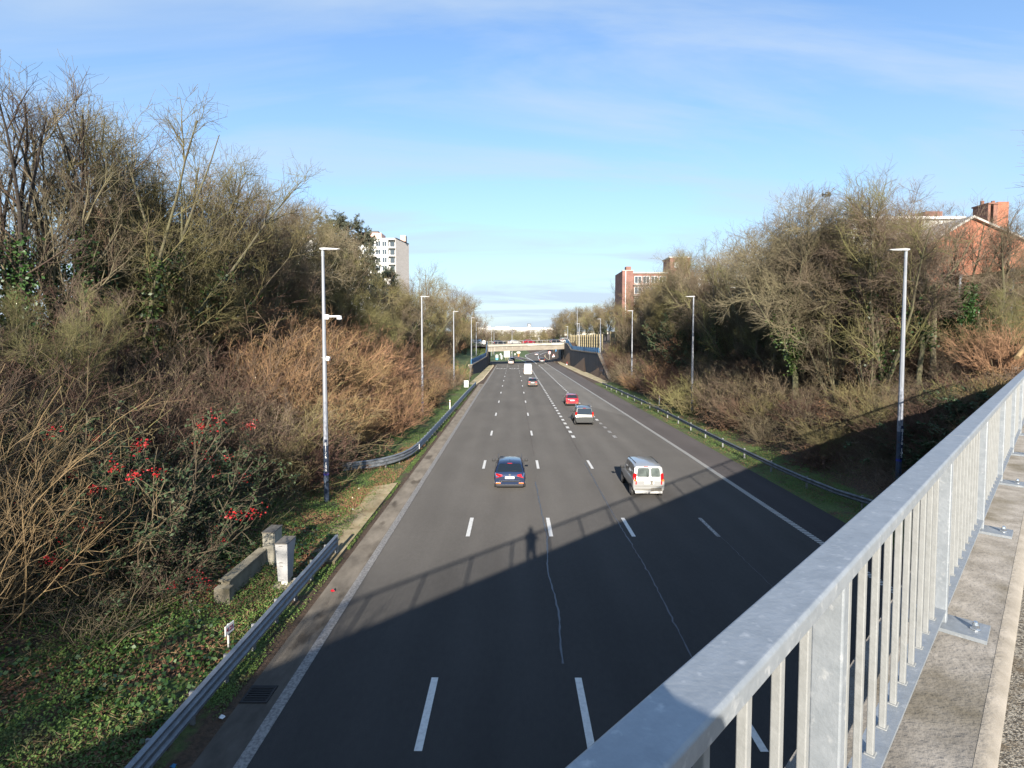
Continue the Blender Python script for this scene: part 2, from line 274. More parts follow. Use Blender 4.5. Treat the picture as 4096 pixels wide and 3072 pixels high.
# ------------------------------------------------ terrain
def interp(x,xs,ys): return float(np.interp(x,xs,ys))
RWX=lambda y: interp(y,[109,190],[18.9,17.3])        # wall beside the carriageway, east
LWX=lambda y: interp(y,[106,172],[-8.5,-7.9])
def rcorr(y): return interp(y,[200,223,256,290,327,368,412,460],[14.3,14.0,14.5,16,20.5,28,38,52])
def gh(x,y):
    if x>0:
        edge=15.4 if y<200 else rcorr(y)
        d=x-edge
        if d<=0: return -.06
        h=interp(d,[0,.3,1.6,3.6,7,13,20,45],[-.02,.03,.1,.35,2.6,6.6,7.9,8.6])
        if 109<y<200 and x>RWX(y)+.15:
            f=interp(y,[109,124,171,181,200],[0,1,1,1.35,1.35]); top=5.15*min(f,1)+(2.0 if f>1 else 0)*(f-1)/.35
            h=max(h,min(top,5.15+2*(max(f,1)-1)/.35)) if f>=1 else h+(top-h)*f if top>h else h
            h=max(h,0)
        elif 104<y<200: h=.08 if x<=RWX(y)+.15 else h
        if y>200: h=interp(d,[0,.5,3,9,30],[-.02,.1,.5,5.5,8.])
        if y>430: h=max(h,interp(y,[430,700,900,2500],[2,9,12,40])*min(1,d/20+.2))
        return h
    d=-5.6-x
    if d<=0: return -.06
    h=interp(d,[0,1.3,4.,6,8.5,18.5,34],[-.02,.03,.22,.6,1.7,7.4,8.4])
    if y>=104 and y<=176 and x<LWX(y)-.3:
        dd=LWX(y)-x; h2=interp(y,[104,113,166,176],[.4,3.0,3.1,6.2])+interp(dd,[0,2,14],[0,.3,4.2]); h=max(h2,interp(y,[104,112],[0,1])*h2)
    elif 104<y<=176: h=.06
    if 176<y<=186: h=max(6.3,h) if x<-9.2 else 0
    if y>186:
        h=0 if x>-40 else interp(-40-x,[0,12],[0,6])
        g=interp(y,[262,290,330,430,700,900,2500],[0,.4,2.5,4,9,12,40])
        h=max(h,g*min(1,max(0,(-x+interp(y,[262,430],[0,34]))/8)))
        if h<=0.001: h=-.06 if (186<y<236 and x>-40) else .05
    return h
xs=sorted(set([-5.58,-5.65,-6.0,-6.5,15.35,15.45,15.7]+list(np.arange(-60,-22,2.5))+list(np.arange(-22,-6.9,.6))+list(np.arange(16,22,.6))+list(np.arange(22,62,2.))+[-3,2,8,12,-110,-200,-450,-1000,-2500,90,160,300,800,2500]))
ys=sorted(set([-60,-40,-25,-15,-8]+list(np.arange(-4,60,2.))+list(np.arange(60,200,4.))+[104,104.5,108,110,112,176,176.3,186.2,199.5,200.5]+list(np.arange(200,300,6.))+list(np.arange(300,520,15))+[600,750,900,1400,2500,4500]))
rn=random.Random(3); pts=[]; kc=[]
for x in xs:
    for y in ys:
        h=gh(x,y)
        if (x<-7.5 or x>17) and h>.1: h+=rn.uniform(-.12,.12)*min(1,h)
        pts.append((x,y,h))
        g=.15
        if -10.8<x<-6.9 and y>30: g=.52
        if -11.8<x<=-6.9 and y<=30: g=.43
        if 15.4<x<18.9 and y<105: g=.50
        if y>186 and x<12: g=.62
        if x<-8.8 and 100<y<178: g=.5
        kc.append(g)
mb=MB().grid(pts,len(xs),len(ys)); g=obj('ground',mb,M['ground'],smooth=True); tag(g,kind='structure')
ca=g.data.color_attributes.new('kind','FLOAT_COLOR','POINT'); ca.data.foreach_set('color',np.repeat(np.array(kc),4).astype('f4')); g.data.update()
# ------------------------------------------------ road sheets
def strip(name,left,right,z,m,kind='structure',thick=0):
    mb=MB(); n=len(left)
    mb.add([(x,y,z) for x,y in left]+[(x,y,z) for x,y in right],[(i,n+i,n+i+1,i+1) for i in range(n-1)])
    return tag(obj(name,mb,m),kind=kind)
RL=[(-5.62,-60),(-5.62,174),(-6.5,181),(-12,186),(-40,190),(-40,236),(-3,236),(.5,245),(2,262),(3.5,275),(6,300),(12,345),(22,400),(50,480)]
def line(pts,ys): return [(interp(y,[p[1] for p in pts],[p[0] for p in pts]),y) for y in ys]
yy=[-60,0,40,80,109,130,150,174,178,182,186,188,190,195,200,204,210,216,222,228,236,245,256,270,290,300,327,345,368,400,412,440,480]
lft=[(-5.62,-60),(-5.62,0),(-5.62,60),(-5.62,120),(-5.5,165),(-5.6,174),(-6.6,180),(-40,184),(-40,204),(4.2,206),(4.2,212),(5.4,226),(5.5,245),(5.4,270),(6.3,292),(9.0,314),(13,340),(16.9,368),(23,412),(40,480)]
rgt=[(15.4,-60),(15.4,0),(15.4,60),(15.2,120),(15.0,165),(14.9,174),(14.8,180),(14.6,184),(14.4,204),(14.3,206),(14.2,212),(14.,226),(14.3,245),(15.,270),(16.5,292),(18.8,314),(23,340),(28,368),(38,412),(60,480)]
strip('road',lft,rgt,0,M['asphalt'])
M['asphalt2']=asphalt('asphalt_dark',(.046,.042,.042),.7)
strip('exit_road',[(-2,236),(-1.5,262),(-3,276),(-30,296)],[(5.5,222),(4.3,247),(.5,273),(-26,312)],.012,M['asphalt2'])
strip('side_road',[(-40,196),(-3,197)],[(-40,211),(2.5,207)],.012,M['asphalt2'])
strip('hard_shoulder',line([(12.98,-60),(12.98,35),(12.4,93),(11.4,188),(10.7,221),(11.3,258),(14.1,294),(18.1,327),(26,370)],yy[:27]),line([(15.39,-60),(15.39,60),(14.99,165),(14.35,204),(13.98,226),(14.28,245),(15,270),(16.4,292),(22,335)],yy[:27]),.004,M['asphalt2'])
strip('resurfaced_lane',line([(8.95,60),(8.3,188)],[72,90,120,150,186]),line([(12.7,60),(12.3,93),(11.3,188)],[60,90,120,150,186]),.004,M['lane'])
strip('gutter_strip',[(-6.85,-60),(-6.75,30),(-6.7,98),(-6.35,115),(-6.2,171),(-6.6,178)],[(-5.55,-60),(-5.55,30),(-5.5,98),(-5.45,115),(-5.35,171),(-6.3,178.5)],.012,M['gutter'])
mbp=MB(); 
sl_=[(-8.3,21.6),(-8.25,23.7),(-8.2,24.7),(-7.75,27.6),(-8.0,31),(-6.75,32),(-6.72,20.5),(-7.2,20.4)]
mbp.add([(x,y,.165) for x,y in sl_]+[(x,y,-.1) for x,y in sl_],[tuple(range(8))[::-1]]+[(i,(i+1)%8,8+(i+1)%8,8+i) for i in range(8)]); tag(obj('lay_by_slab',mbp,M['slab']),kind='structure')
# pavements and kerbs by the two retaining walls
def pave(name,inner,outer,z=.1):
    n=len(inner); mb=MB(); mb.add([(x,y,z) for x,y in inner]+[(x,y,z) for x,y in outer]+[(x,y,-.05) for x,y in inner],[(i,i+1,n+i+1,n+i) for i in range(n-1)]+[(i,2*n+i,2*n+i+1,i+1) for i in range(n-1)])
    return tag(obj(name,mb,M['pave']),kind='structure')
pave('pavement',[(15.9,200),(15.15,181),(15.85,130),(16.7,105),(17.4,103)],[(17.0,200),(17.2,190),(18.3,145),(18.95,109),(19.0,104)],.11)
pave('pavement',[(-6.3,175),(-6.35,114.6),(-6.95,103),(-7.2,101)],[(-7.9,172),(-8.35,125),(-8.5,106.6),(-8.6,103)],.11)
pave('pavement',[(14.9,270),(14.1,245),(13.9,223),(14.9,200)],[(20,270),(18.2,245),(17.6,223),(17,200)],.11)
k=MB(); k.sweep([(15.9,200,0),(15.15,181,0),(15.85,130,0),(16.7,105,0)],[(-.12,0),(.0,0),(.0,.15),(-.12,.15)]); tag(obj('kerb',k,M['kerb']),kind='structure')
k=MB(); k.sweep([(16.8,290,0),(14.9,270,0),(14.1,245,0),(13.9,223,0),(14.9,200,0)],[(-.15,0),(.05,0),(.05,.16),(-.15,.16)]); tag(obj('kerb',k,M['kerb']),kind='structure')
k=MB(); k.sweep([(-6.95,103,0),(-6.35,114.6,0),(-6.15,171,0),(-6.6,176,0)],[(-.12,0),(.12,0),(.12,.15),(-.12,.15)]); tag(obj('kerb',k,M['kerb']),kind='structure')
# markings
pm=MB(); pw=MB()
def dash(mb,x,y0,y1,wd=.17,z=.009,xs_=None):
    x1=x if xs_ is None else xs_; mb.add([(x-wd/2,y0,z),(x+wd/2,y0,z),(x1+wd/2,y1,z),(x1-wd/2,y1,z)],[(0,1,2,3)])
for kx in range(-2,9):
    y0=23.6+12.5*kx
    for x in(-1.98,1.63): dash(pm,x+(.12 if x<0 and kx>5 else 0)*0,y0,y0+2.5)
    if kx<2: dash(pm,5.2,y0,y0+2.5)
    if kx<2: dash(pw,8.87,y0,y0+2.5)
for y in (136,145.5,156,165,173,181):
    dash(pm,-1.95,y,y+1.6); dash(pm,1.5,y,y+1.6)
y=47.5
while y<168:
    dash(pm,interp(y,[40,170],[5.22,5.0]),y,y+1.1,.28); dash(pm if y>57 else pw,interp(y,[40,170],[8.85,8.25]),y,y+1.1,.28,.0115); y+=2.5
dash(pm,8.3,153,165,.24,.0115,8.2); dash(pm,8.15,170,177,.24,.0115,8.05)
# unreadable lettering and a chevron on the carriageway
for cx in (-3.6,.1):
    for i,(dx,dy,wx,wy) in enumerate(((-1.1,0,.18,4),(-.8,1.8,.5,.8),(-.35,0,.6,.7),(-.3,3,.18,1.5),(.2,.3,.16,3.4),(.45,2.6,.4,.8),(.9,0,.5,.8),(1.15,0,.16,4))): dash(pm,cx+dx,156+dy,156+dy+wy,wx)
dash(pm,2.4,156,160,.25,.009,3.1); dash(pm,3.1,160.1,159,.25,.009,3.5)
tag(obj('lane_markings',pm,M['paint']),kind='structure'); tag(obj('worn_lane_markings',pw,M['paint_worn']),kind='structure')
def pline(pts,wd,m,z=.0165,name='edge_line'):
    mb=MB(); mb.sweep([(x,y,z) for x,y in pts],[(-wd/2,0),(wd/2,0)],closed=False); return tag(obj(name,mb,m),kind='structure')
pline([(-5.45,-60)]+[(-5.45,y) for y in range(-50,100,10)]+[(-5.32,110),(-5.3,140),(-5.3,172),(-5.6,178),(-6.6,181.5)],.27,M['paint_old'],.0165)
# east edge line: transverse ribs
def ribmat():
    m=bpy.data.materials.new('ribbed_line'); m.use_nodes=True; t=m.node_tree; b=t.nodes['Principled BSDF']; b.inputs['Roughness'].default_value=.7
    tc=t.nodes.new('ShaderNodeTexCoord'); wv=t.nodes.new('ShaderNodeTexWave'); wv.bands_direction='Y'; wv.inputs['Scale'].default_value=.314*5.; wv.inputs['Distortion'].default_value=.35; wv.inputs['Detail'].default_value=2; t.links.new(tc.outputs['Object'],wv.inputs[0])
    r=t.nodes.new('ShaderNodeValToRGB'); r.color_ramp.elements[0].position=.35; r.color_ramp.elements[1].position=.55; r.color_ramp.elements[0].color=(.1,.098,.09,1); r.color_ramp.elements[1].color=(.52,.5,.45,1); t.links.new(wv.outputs[0],r.inputs[0])
    t.links.new(r.outputs[0],b.inputs['Base Color']); return m
pline([(12.87,-20)]+[(12.87,y) for y in range(-10,41,5)]+[(12.6,70),(12.3,93),(11.8,140),(11.3,184)],.30,ribmat(),.0165,'ribbed_edge_line')
pline([(11.2,187),(10.6,200),(10.4,212),(10.5,225),(11.0,245),(11.5,258),(12.6,277),(14.1,294),(16.5,316),(19.,334),(25,365)],.32,M['paint'],.02,'curved_edge_line')
pline([(7.8,186),(7.5,205),(7.1,220),(6.3,240),(5.8,255),(5.7,270),(6.4,288),(8.8,310),(13,340),(16.9,366),(23,410)],.3,M['paint'],.02,'curved_edge_line')
pline([(7.1,222),(5.2,238),(3.9,250),(.6,271),(-8,290)],.3,M['paint'],.024,'exit_line')
pline([(4.6,198),(4.2,206),(2.9,224),(1,236),(-4,243)],.25,M['paint'],.02,'exit_line')
pline([(-6.6,184),(-20,189),(-38,191)],.25,M['paint'],.02,'exit_line')
# sealed cracks, wandering down the carriageway
def crack(name,pts,wd,seed,m='crack'):
    r=random.Random(seed); P=[]
    for (x0,y0),(x1,y1) in zip(pts[:-1],pts[1:]):
        n=max(2,int((y1-y0)/.22))
        for i in range(n): t=i/n; P.append((x0+(x1-x0)*t+r.gauss(0,.013),y0+(y1-y0)*t,.0125))
    mb=MB()
    n=len(P); ww=[wd*r.uniform(.5,1.3) for _ in P]
    mb.add([(p[0]-q/2,p[1],p[2]) for p,q in zip(P,ww)]+[(p[0]+q/2,p[1],p[2]) for p,q in zip(P,ww)],[(i,n+i,n+i+1,i+1) for i in range(n-1)])
    return tag(obj(name,mb,M[m]),kind='structure')
crack('sealed_crack',[(1.28,14.2),(1.42,17),(1.25,20),(1.45,23.5),(1.4,26),(1.3,33)],.055,1)
crack('sealed_crack',[(4.75,13),(4.95,20),(4.85,27),(4.9,38)],.045,2)
crack('sealed_crack',[(8.9,14),(8.95,24)],.02,3); crack('tar_seam',[(1.5,40),(1.45,120)],.05,4,'asphalt2'); crack('tar_seam',[(4.95,40),(4.8,140)],.05,5,'asphalt2')
# drain grate by the edge
t=thing('drain_grate','dark cast iron drain grate in the gutter beside the edge line','drain',(-6.1,12.9,.015))
b=MB(); b.rng((-.32,-.32,0),(.32,-.26,.03)); b.rng((-.32,.26,0),(.32,.32,.03)); b.rng((-.32,-.26,0),(-.27,.26,.03)); b.rng((.27,-.26,0),(.32,.26,.03)); obj('frame',b,M['tyre'],t)
b=MB()
for i in range(6): b.rng((-.27,-.22+i*.085,.004),(.27,-.18+i*.085,.026))
obj('bars',b,M['tyre'],t); b=MB(); b.rng((-.27,-.26,-.002),(.27,.26,.002)); obj('pit',b,M['black'],t)
# ------------------------------------------------ the bridge we stand on, its railing and the photographer
BA=R(44.4); BD=Vector((math.sin(BA),math.cos(BA),0)); BN=Vector((-BD.y,BD.x,0)); DK=6.87
def bp(a,n,z): return BD*a+BN*n+Vector((0,0,z))
def bbox(mb,a0,a1,n0,n1,z0,z1):
    mb.add([bp(a,n,z) for a in(a0,a1) for n in(n0,n1) for z in(z0,z1)],[(0,1,3,2),(4,6,7,5),(0,4,5,1),(2,3,7,6),(0,2,6,4),(1,5,7,3)])
br=thing('road_bridge','skewed concrete bridge deck carrying the footpath above the carriageway','bridge',(0,0,0))
b=MB(); bbox(b,-45,48,.17,.71,DK-.42,DK); bbox(b,-45,48,.17,.66,DK-1.3,DK-.43); obj('edge_beam',b,M['deck'],br)
b=MB(); n=24; rr=.035
prof=[(.185,DK+.001),(.165,DK+.002),(.145,DK-.001),(.125,DK-.010),(.112,DK-.024),(.105,DK-.2)]
b.add([bp(a,q,z) for a in(-45,48) for q,z in prof],[(i,i+1,7+i,6+i) for i in range(5)]); obj('kerb_edge',b,M['deckkerb'],br,smooth=True)
b=MB(); bbox(b,-45,48,-2.2,.135,DK-.6,DK-.02); obj('footpath',b,M['agg'],br)
b=MB(); bbox(b,-45,48,-9,-2.21,DK-.7,DK-.08); obj('roadway',b,M['asphalt'],br)
b=MB(); bbox(b,-45,48,-9.6,-9.01,DK-1.3,DK); obj('rear_edge_beam',b,M['deck'],br)
for s_ in(-1,1):
    b=MB(); bbox(b,*((-45,-21) if s_<0 else (33,48)),-9,.3,-.1,DK-1.31); obj('abutment',b,M['conc'],br)
rl=thing('railing','galvanised steel railing with flat handrail and square bars along the bridge edge','railing',(0,0,0))
HT=7.9
def handrail(a0,a1):
    b=MB(); p=[(.402,HT-.048),(.402,HT-.008),(.409,HT),(.511,HT),(.518,HT-.008),(.518,HT-.048),(.512,HT-.048),(.512,HT-.01),(.408,HT-.01),(.408,HT-.048)]
    m=len(p); b.add([bp(a,q,z) for a in(a0,a1) for q,z in p],[tuple(range(m))[::-1],tuple(range(m,2*m))]+[(i,(i+1)%m,m+(i+1)%m,m+i) for i in range(m)])
    return obj('handrail',b,M['galv'],rl,bevel=.003)
handrail(-30.0,-4.305); handrail(-4.3,4.72); handrail(4.727,16.6); handrail(16.607,36)
b=MB(); bbox(b,-30,36,.415,.505,DK+.085,DK+.10); obj('bottom_rail',b,M['galv'],rl)
a=-29.6; posts=[]
while a<36: posts.append(a); a+=2.25
off=[p for p in posts if p>1][0]-1.80
posts=[p-off for p in posts]
for a in posts:
    b=MB(); bbox(b,a-.03,a+.03,.392,.528-.0,DK+.02,HT-.011) if False else bbox(b,a-.027,a+.027,.412,.497,DK+.02,HT-.0105); po=obj('post',b,M['galv'],rl,bevel=.006)
    b=MB(); bbox(b,a-.115,a+.115,.225,.60,DK+.002,DK+.024); bpl=obj('base_plate',b,M['galv'],po)
    for nn in(.283,.555):
        b=MB(); c=bp(a,nn,DK+.024); b.tube(c,c+Vector((0,0,.006)),.026,n=12); b.tube(c+Vector((0,0,.006)),c+Vector((0,0,.028)),.019,n=6); b.tube(c+Vector((0,0,.028)),c+Vector((0,0,.045)),.016,.011,n=10); b.tube(c+Vector((0,0,.045)),c+Vector((0,0,.052)),.011,.004,n=10); obj('bolt',b,M['bolt'],po,smooth=False)
nb=0; far_b=MB()
for i,a in enumerate(posts):
    for j in range(1,11):
        x=a+2.25*j/11
        near=-1.5<x<20
        if near and nb<100:
            b=MB(); bbox(b,x-.014,x+.014,.448,.472,DK+.10,HT-.0105); bbox(b,x-.022,x+.022,.441,.479,DK+.099,DK+.105); obj('baluster',b,M['galvbar'],rl,bevel=.003); nb+=1
        else: bbox(far_b,x-.014,x+.014,.448,.472,DK+.10,HT-.0105)
tag(obj('balusters',far_b,M['galvbar'],rl),kind='stuff')
# photographer, behind the camera: only the shadow is seen
pe=thing('person','photographer in dark coat and jeans leaning at the bridge railing','person',(.12,-.33,DK-.015),-.15)
def skinned(name,V,E,Rr,m,parent,sub=2):
    me=bpy.data.meshes.new(name); me.from_pydata(V,E,[]); o=bpy.data.objects.new(name,me); col.objects.link(o); o.parent=parent
    sk=o.modifiers.new('skin','SKIN'); 
    for i,r in enumerate(Rr): me.skin_vertices[0].data[i].radius=(r,r) if not hasattr(r,'__len__') else r
    me.skin_vertices[0].data[0].use_root=True
    s=o.modifiers.new('s','SUBSURF'); s.levels=sub; s.render_levels=sub; me.materials.append(m); return o
V=[(0,0,.95),(0,0,1.12),(0,.02,1.30),(0,.03,1.42),(0,.03,1.50),(0,.04,1.56),(0,.06,1.64),(0,.05,1.70),
   (-.17,.02,1.40),(-.26,.12,1.18),(-.13,.27,1.38),(.17,.02,1.40),(.27,.10,1.18),(.14,.27,1.38),
   (-.10,0,.90),(-.11,.02,.50),(-.11,-.02,.08),(-.12,.10,.03),(.10,0,.90),(.11,.02,.50),(.12,-.02,.08),(.13,.10,.03)]
Ed=[(0,1),(1,2),(2,3),(3,4),(4,5),(5,6),(6,7),(3,8),(8,9),(9,10),(3,11),(11,12),(12,13),(0,14),(14,15),(15,16),(16,17),(0,18),(18,19),(19,20),(20,21)]
Rd=[(.20,.14),(.20,.14),(.23,.14),(.19,.12),.08,.10,.13,.10,.085,.065,.04,.085,.065,.04,.10,.075,.05,.04,.10,.075,.05,.04]
try: skinned('body',V,Ed,Rd,M['coat'],pe)
except Exception as e_: print('skin',e_)
b=MB(); b.tube((0,.015,1.62),(0,.01,1.70),.10,.098,12); b.tube((0,.01,1.70),(0,.02,1.755),.098,.05,12); obj('hair',b,M['hair'],pe,smooth=True)
for s_ in(-1,1):
    for q in range(5):
        b=MB(); x0=s_*(.10-.018*q) if q<4 else s_*.085; z0=1.40+.0*q; ln=(.05,.065,.07,.062,.04)[q]
        b.tube((x0,.27,z0-.012*q),(x0-s_*.02,.27+ln*.6,z0+.01-.012*q),.009,.008,8); b.tube((x0-s_*.02,.27+ln*.6,z0+.01-.012*q),(x0-s_*.035,.27+ln*.8,z0+.03-.012*q),.008,.007,8); obj('finger',b,M['skin'],pe,smooth=True)
# ------------------------------------------------ far bridge with its retaining walls
def fbp(t,y,z): return Vector((-7.8+25.5*t,172+17.5*t+y,z+.5*t))
fb=thing('overpass','cream concrete overpass crossing the carriageway between dark retaining walls','bridge',(0,0,0))
def fbox(t0,t1,y0,y1,z0,z1,m,name,zf=None):
    b=MB(); b.add([fbp(t,y,z) for t in(t0,t1) for y in(y0,y1) for z in(z0,z1)],[(0,1,3,2),(4,6,7,5),(0,4,5,1),(2,3,7,6),(0,2,6,4),(1,5,7,3)]); return obj(name,b,m,fb)
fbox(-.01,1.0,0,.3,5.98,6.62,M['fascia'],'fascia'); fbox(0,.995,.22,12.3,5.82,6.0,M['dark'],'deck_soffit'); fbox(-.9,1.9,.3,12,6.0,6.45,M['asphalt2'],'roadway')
fbox(.0,.995,.25,.7,4.45,5.83,M['girder'],'girder'); fbox(.0,.995,11.6,12.1,4.6,5.83,M['girder'],'rear_girder')
for q in(2.8,5.2,7.6,9.8): fbox(.0,.995,q,q+.35,4.6,5.83,M['girder'],'inner_girder')
for q in (.004,.03,.07,.075,.165,.215,.29,.40): fbox(q,q+.006,.235,.262,5.2 if q>.1 else 4.5,5.82,M['fascia'],'lime_streak')
fbox(-.02,.004,.4,12,-.1,6.0,M['wall'],'abutment'); fbox(.99,1.03,.4,12,-.1,6.0,M['wall'],'abutment')
fr=thing('bridge_railing','pale slim metal railing with thin posts on top of the cream overpass','railing',(0,0,0))
b=MB(); p0,p1=fbp(-.015,.12,7.6),fbp(1.0,.12,7.6); b.tube(p0,p1,.045,n=6); obj('handrail',b,M['lamphead'],fr); b=MB(); b.tube(fbp(-.015,.12,6.8),fbp(1.,.12,6.8),.03,n=6); obj('lower_rail',b,M['lamphead'],fr)
for i in range(17): b=MB(); q=-.012+i*1.01/16; b.tube(fbp(q,.12,6.62),fbp(q,.12,7.6),.04,n=6); obj('post',b,M['lamphead'],fr)
b=MB(); b.tube(fbp(-.01,11.9,7.6),fbp(1.,11.9,7.6),.04,n=6); [b.tube(fbp(-.01+i*1.01/16,11.9,6.6),fbp(-.01+i*1.01/16,11.9,7.6),.03,n=5) for i in range(17)]; obj('far_side_rail',b,M['lamphead'],fr)
# retaining walls
def wall(name,label,ys_,X,tops,th,side):
    t=thing(name,label,'wall'); b=MB()
    for i in range(len(ys_)-1):
        y0,y1=ys_[i],ys_[i+1]; a0,a1=X(y0),X(y1)
        b.add([(a0,y0,-.1),(a1,y1,-.1),(a1,y1,tops[i+1]),(a0,y0,tops[i]),(a0+th*side,y0,-.1),(a1+th*side,y1,-.1),(a1+th*side,y1,tops[i+1]),(a0+th*side,y0,tops[i])],[(0,1,2,3),(7,6,5,4),(3,2,6,7),(0,3,7,4),(1,5,6,2)])
    obj('wall_face',b,M['wall'],t)
    b=MB(); b.sweep([(X(y),y,z) for y,z in zip(ys_,tops)],[(-.06 if side>0 else -th-.06,.002),(th+.06 if side>0 else .06,.002),(th+.06 if side>0 else .06,.22),(-.06 if side>0 else -th-.06,.22)]); obj('coping',b,M['gutter'],t)
    return t
rw=wall('retaining_wall','tall dark stained retaining wall with a blue parapet east of the carriageway',[109.3,123,145,171,181,190.3],RWX,[.15,5.15,5.0,4.95,6.75,6.9],.5,1)
lw=wall('retaining_wall','lower dark retaining wall with a blue parapet beside the narrow pavement',[106.3,113,142,166,172],LWX,[.12,2.95,2.95,3.0,6.3],.5,-1)
for (y,z,h,wd,par,side) in ((112,1.0,1.6,.12,rw,1),(113,1.3,1.2,.1,rw,1),(114.5,1.1,1.7,.1,rw,1),(117,1.6,1.0,.15,rw,1),(119,1.4,1.3,.2,rw,1),(108,.6,.9,.3,lw,-1),(112,1.1,.9,.4,lw,-1),(115,1.3,.9,.3,lw,-1)):
    X=RWX(y) if side>0 else LWX(y); b=MB(); rg=random.Random(y*7)
    for i in range(6):
        yy_=y+rg.uniform(-1,1); zz_=z+rg.uniform(-.3,.3); b.box((X-.006*side,yy_,zz_+h/2*.6),(.01,.09,h*rg.uniform(.4,.9)),rx=rg.uniform(-.5,.5))
    obj('graffiti',b,M['graf'],par)
def parapet(label,pts,panel=True,h=1.05,nm='blue_parapet'):
    t=thing(nm,label,'parapet'); b=MB(); P=[Vector(p) for p in pts]
    for p,q in zip(P[:-1],P[1:]):
        n=max(1,round((q-p).length/3)); up=Vector((0,0,1)); d=(q-p).normalized(); s=Vector((d.y,-d.x,0)).normalized()*.03
        b=MB(); b.add([p-s+up*.14,q-s+up*.14,q-s+up*h,p-s+up*h,p+s+up*.14,q+s+up*.14,q+s+up*h,p+s+up*h],[(0,1,2,3),(7,6,5,4),(3,2,6,7),(0,4,5,1),(0,3,7,4),(1,5,6,2)]); obj('panel',b,M['bluepanel'],t)
        b=MB(); b.tube(p+up*(h+.02),q+up*(h+.02),.05,n=6); obj('top_rail',b,M['bluepanel'],t)
        for i in range(n+1):
            c=p+(q-p)*i/n; b=MB(); b.box(c+Vector((0,0,h/2)),(.12,.12,h)); obj('post',b,M['bluepanel'],t)
    return t
parapet('long blue panel parapet stepping up to the overpass on the taller wall',[(18.95,123.3,5.37),(18.5,145,5.22),(18.0,170.8,5.2),(17.75,180,6.9),(17.7,188,7.0)])
parapet('blue panel parapet climbing to the overpass on the lower wall',[(-8.7,114,3.17),(-8.45,142,3.17),(-8.2,165.5,3.25),(-8.15,172,6.5)])
cop=MB(); cop.prism([(-8.5,106.6,.1),(-8.45,114,3.1),(-9.3,114,3.1),(-9.4,106.6,.1)],(0,0,.18)); obj('stepped_end',cop,M['conc'],lw)
cop=MB(); cop.prism([(18.95,109.,.1),(18.8,123,5.2),(19.5,123.2,5.2),(19.6,109,.1)],(0,0,.12)); obj('sloping_end',cop,M['wall'],rw)
# walls beyond the overpass
b=MB(); b.sweep([(17.2,201,0),(18.6,223,0),(20.5,247,0)],[(0,-.1),(.5,-.1),(.5,6),(0,6)]); tag(obj('retaining_wall',b,M['wall']),'shaded dark retaining wall beyond the overpass behind two warning signs','wall')
b=MB(); b.sweep([(19.8,262,0),(22.2,288,0),(27,316,0)],[(0,-.1),(.5,-.1),(.5,4.5),(0,4.5)]); tag(obj('retaining_wall',b,M['bluepanel']),'distant bluish wall lining the bend beyond the overpass','wall')
# second overpass far off
fo=thing('overpass','distant concrete overpass half hidden by trees on the horizon','bridge')
b=MB(); b.prism([(8,455,9.4),(80,470,12.5),(80,470,13.9),(8,455,10.6)],(0,9,0)); obj('deck',b,M['fascia'],fo); b=MB(); b.prism([(8,454.7,10.9),(80,469.7,14.2),(80,469.7,15.3),(8,454.7,11.9)],(0,.3,0)); obj('parapet',b,M['girder'],fo)
for x in(22,50): b=MB(); b.rng((x,458,0),(x+1.2,464,9.9+(x-8)*.04)); obj('pier',b,M['girder'],fo)
# ------------------------------------------------ guard rails
WP=[(0,.155),(.02,.15),(.075,.10),(.075,.065),(.015,.02),(.015,-.02),(.075,-.065),(.075,-.10),(.02,-.15),(0,-.155)]
M['raildark']=mat('guardrail_dark',(.17,.18,.185),(.09,.095,.10),3.,.6,metal=.3)  # darker mottled steel, for the east guard rail beam only
M['railpost']=mat('guardrail_post',(.22,.225,.23),rough=.6,metal=.2)
TP=[(0,.27),(.02,.265),(.075,.22),(.075,.185),(.012,.14),(.012,.095),(.075,.05),(.075,-.015),(.012,-.06),(.012,-.105),(.075,-.15),(.075,-.215),(.02,-.245),(0,-.25)]
def guard(label,path,side,z=.62,sp=1.45,prof=None,bm='rail'):
    t=thing('guard_rail',label,'guard rail'); P=[Vector((x,y,z+(q[0] if q else 0))) for x,y,*q in path]
    pr=[(a*side,c) for a,c in (prof or WP)]; pr=pr+[(a-.006*side,c) for a,c in pr[::-1]]
    b=MB(); b.sweep(P,pr); obj('beam',b,M[bm],t,smooth=False)
    L_=[0]
    for p,q in zip(P[:-1],P[1:]): L_.append(L_[-1]+(q-p).length)
    s=sp*.3; cnt=0
    while s<L_[-1] and cnt<99:
        i=max(k_ for k_ in range(len(L_)-1) if L_[k_]<=s); f=(s-L_[i])/(L_[i+1]-L_[i]); p=P[i].lerp(P[i+1],f); d=(P[i+1]-P[i]).normalized(); sv=Vector((d.y,-d.x,0))
        c=p-sv*side*.13; b=MB(); b.box((c.x,c.y,(z+.17)/2),(.10,.055,z+.17),rz=math.atan2(d.y,d.x)-math.pi/2); b.box((p-sv*side*.045),(.10,.06,.16),rz=math.atan2(d.y,d.x)-math.pi/2); obj('post',b,M['railpost'],t); s+=sp; cnt+=1
    return t,P
t,P=guard('straight steel guard rail ending beside the grey cabinets near the bridge',[(-6.95,y) for y in(-6,0,6,12,18,21.3)],1,prof=TP)
b=MB(); b.tube((-6.93,21.36,0.02),(-6.93,21.36,.86),.07,n=10); obj('end_post',b,M['railend'],t)
t,P=guard('steel guard rail whose near end flares away into the verge by the lamp posts',[(-10.9,33.9,-.05),(-10.1,34.1),(-9.1,34.7),(-8.4,35.4),(-7.9,36.2),(-7.5,37.2),(-7.2,38.6),(-7.05,40.4),(-6.98,44),(-6.9,60),(-6.85,80),(-6.7,98)],1,prof=TP)
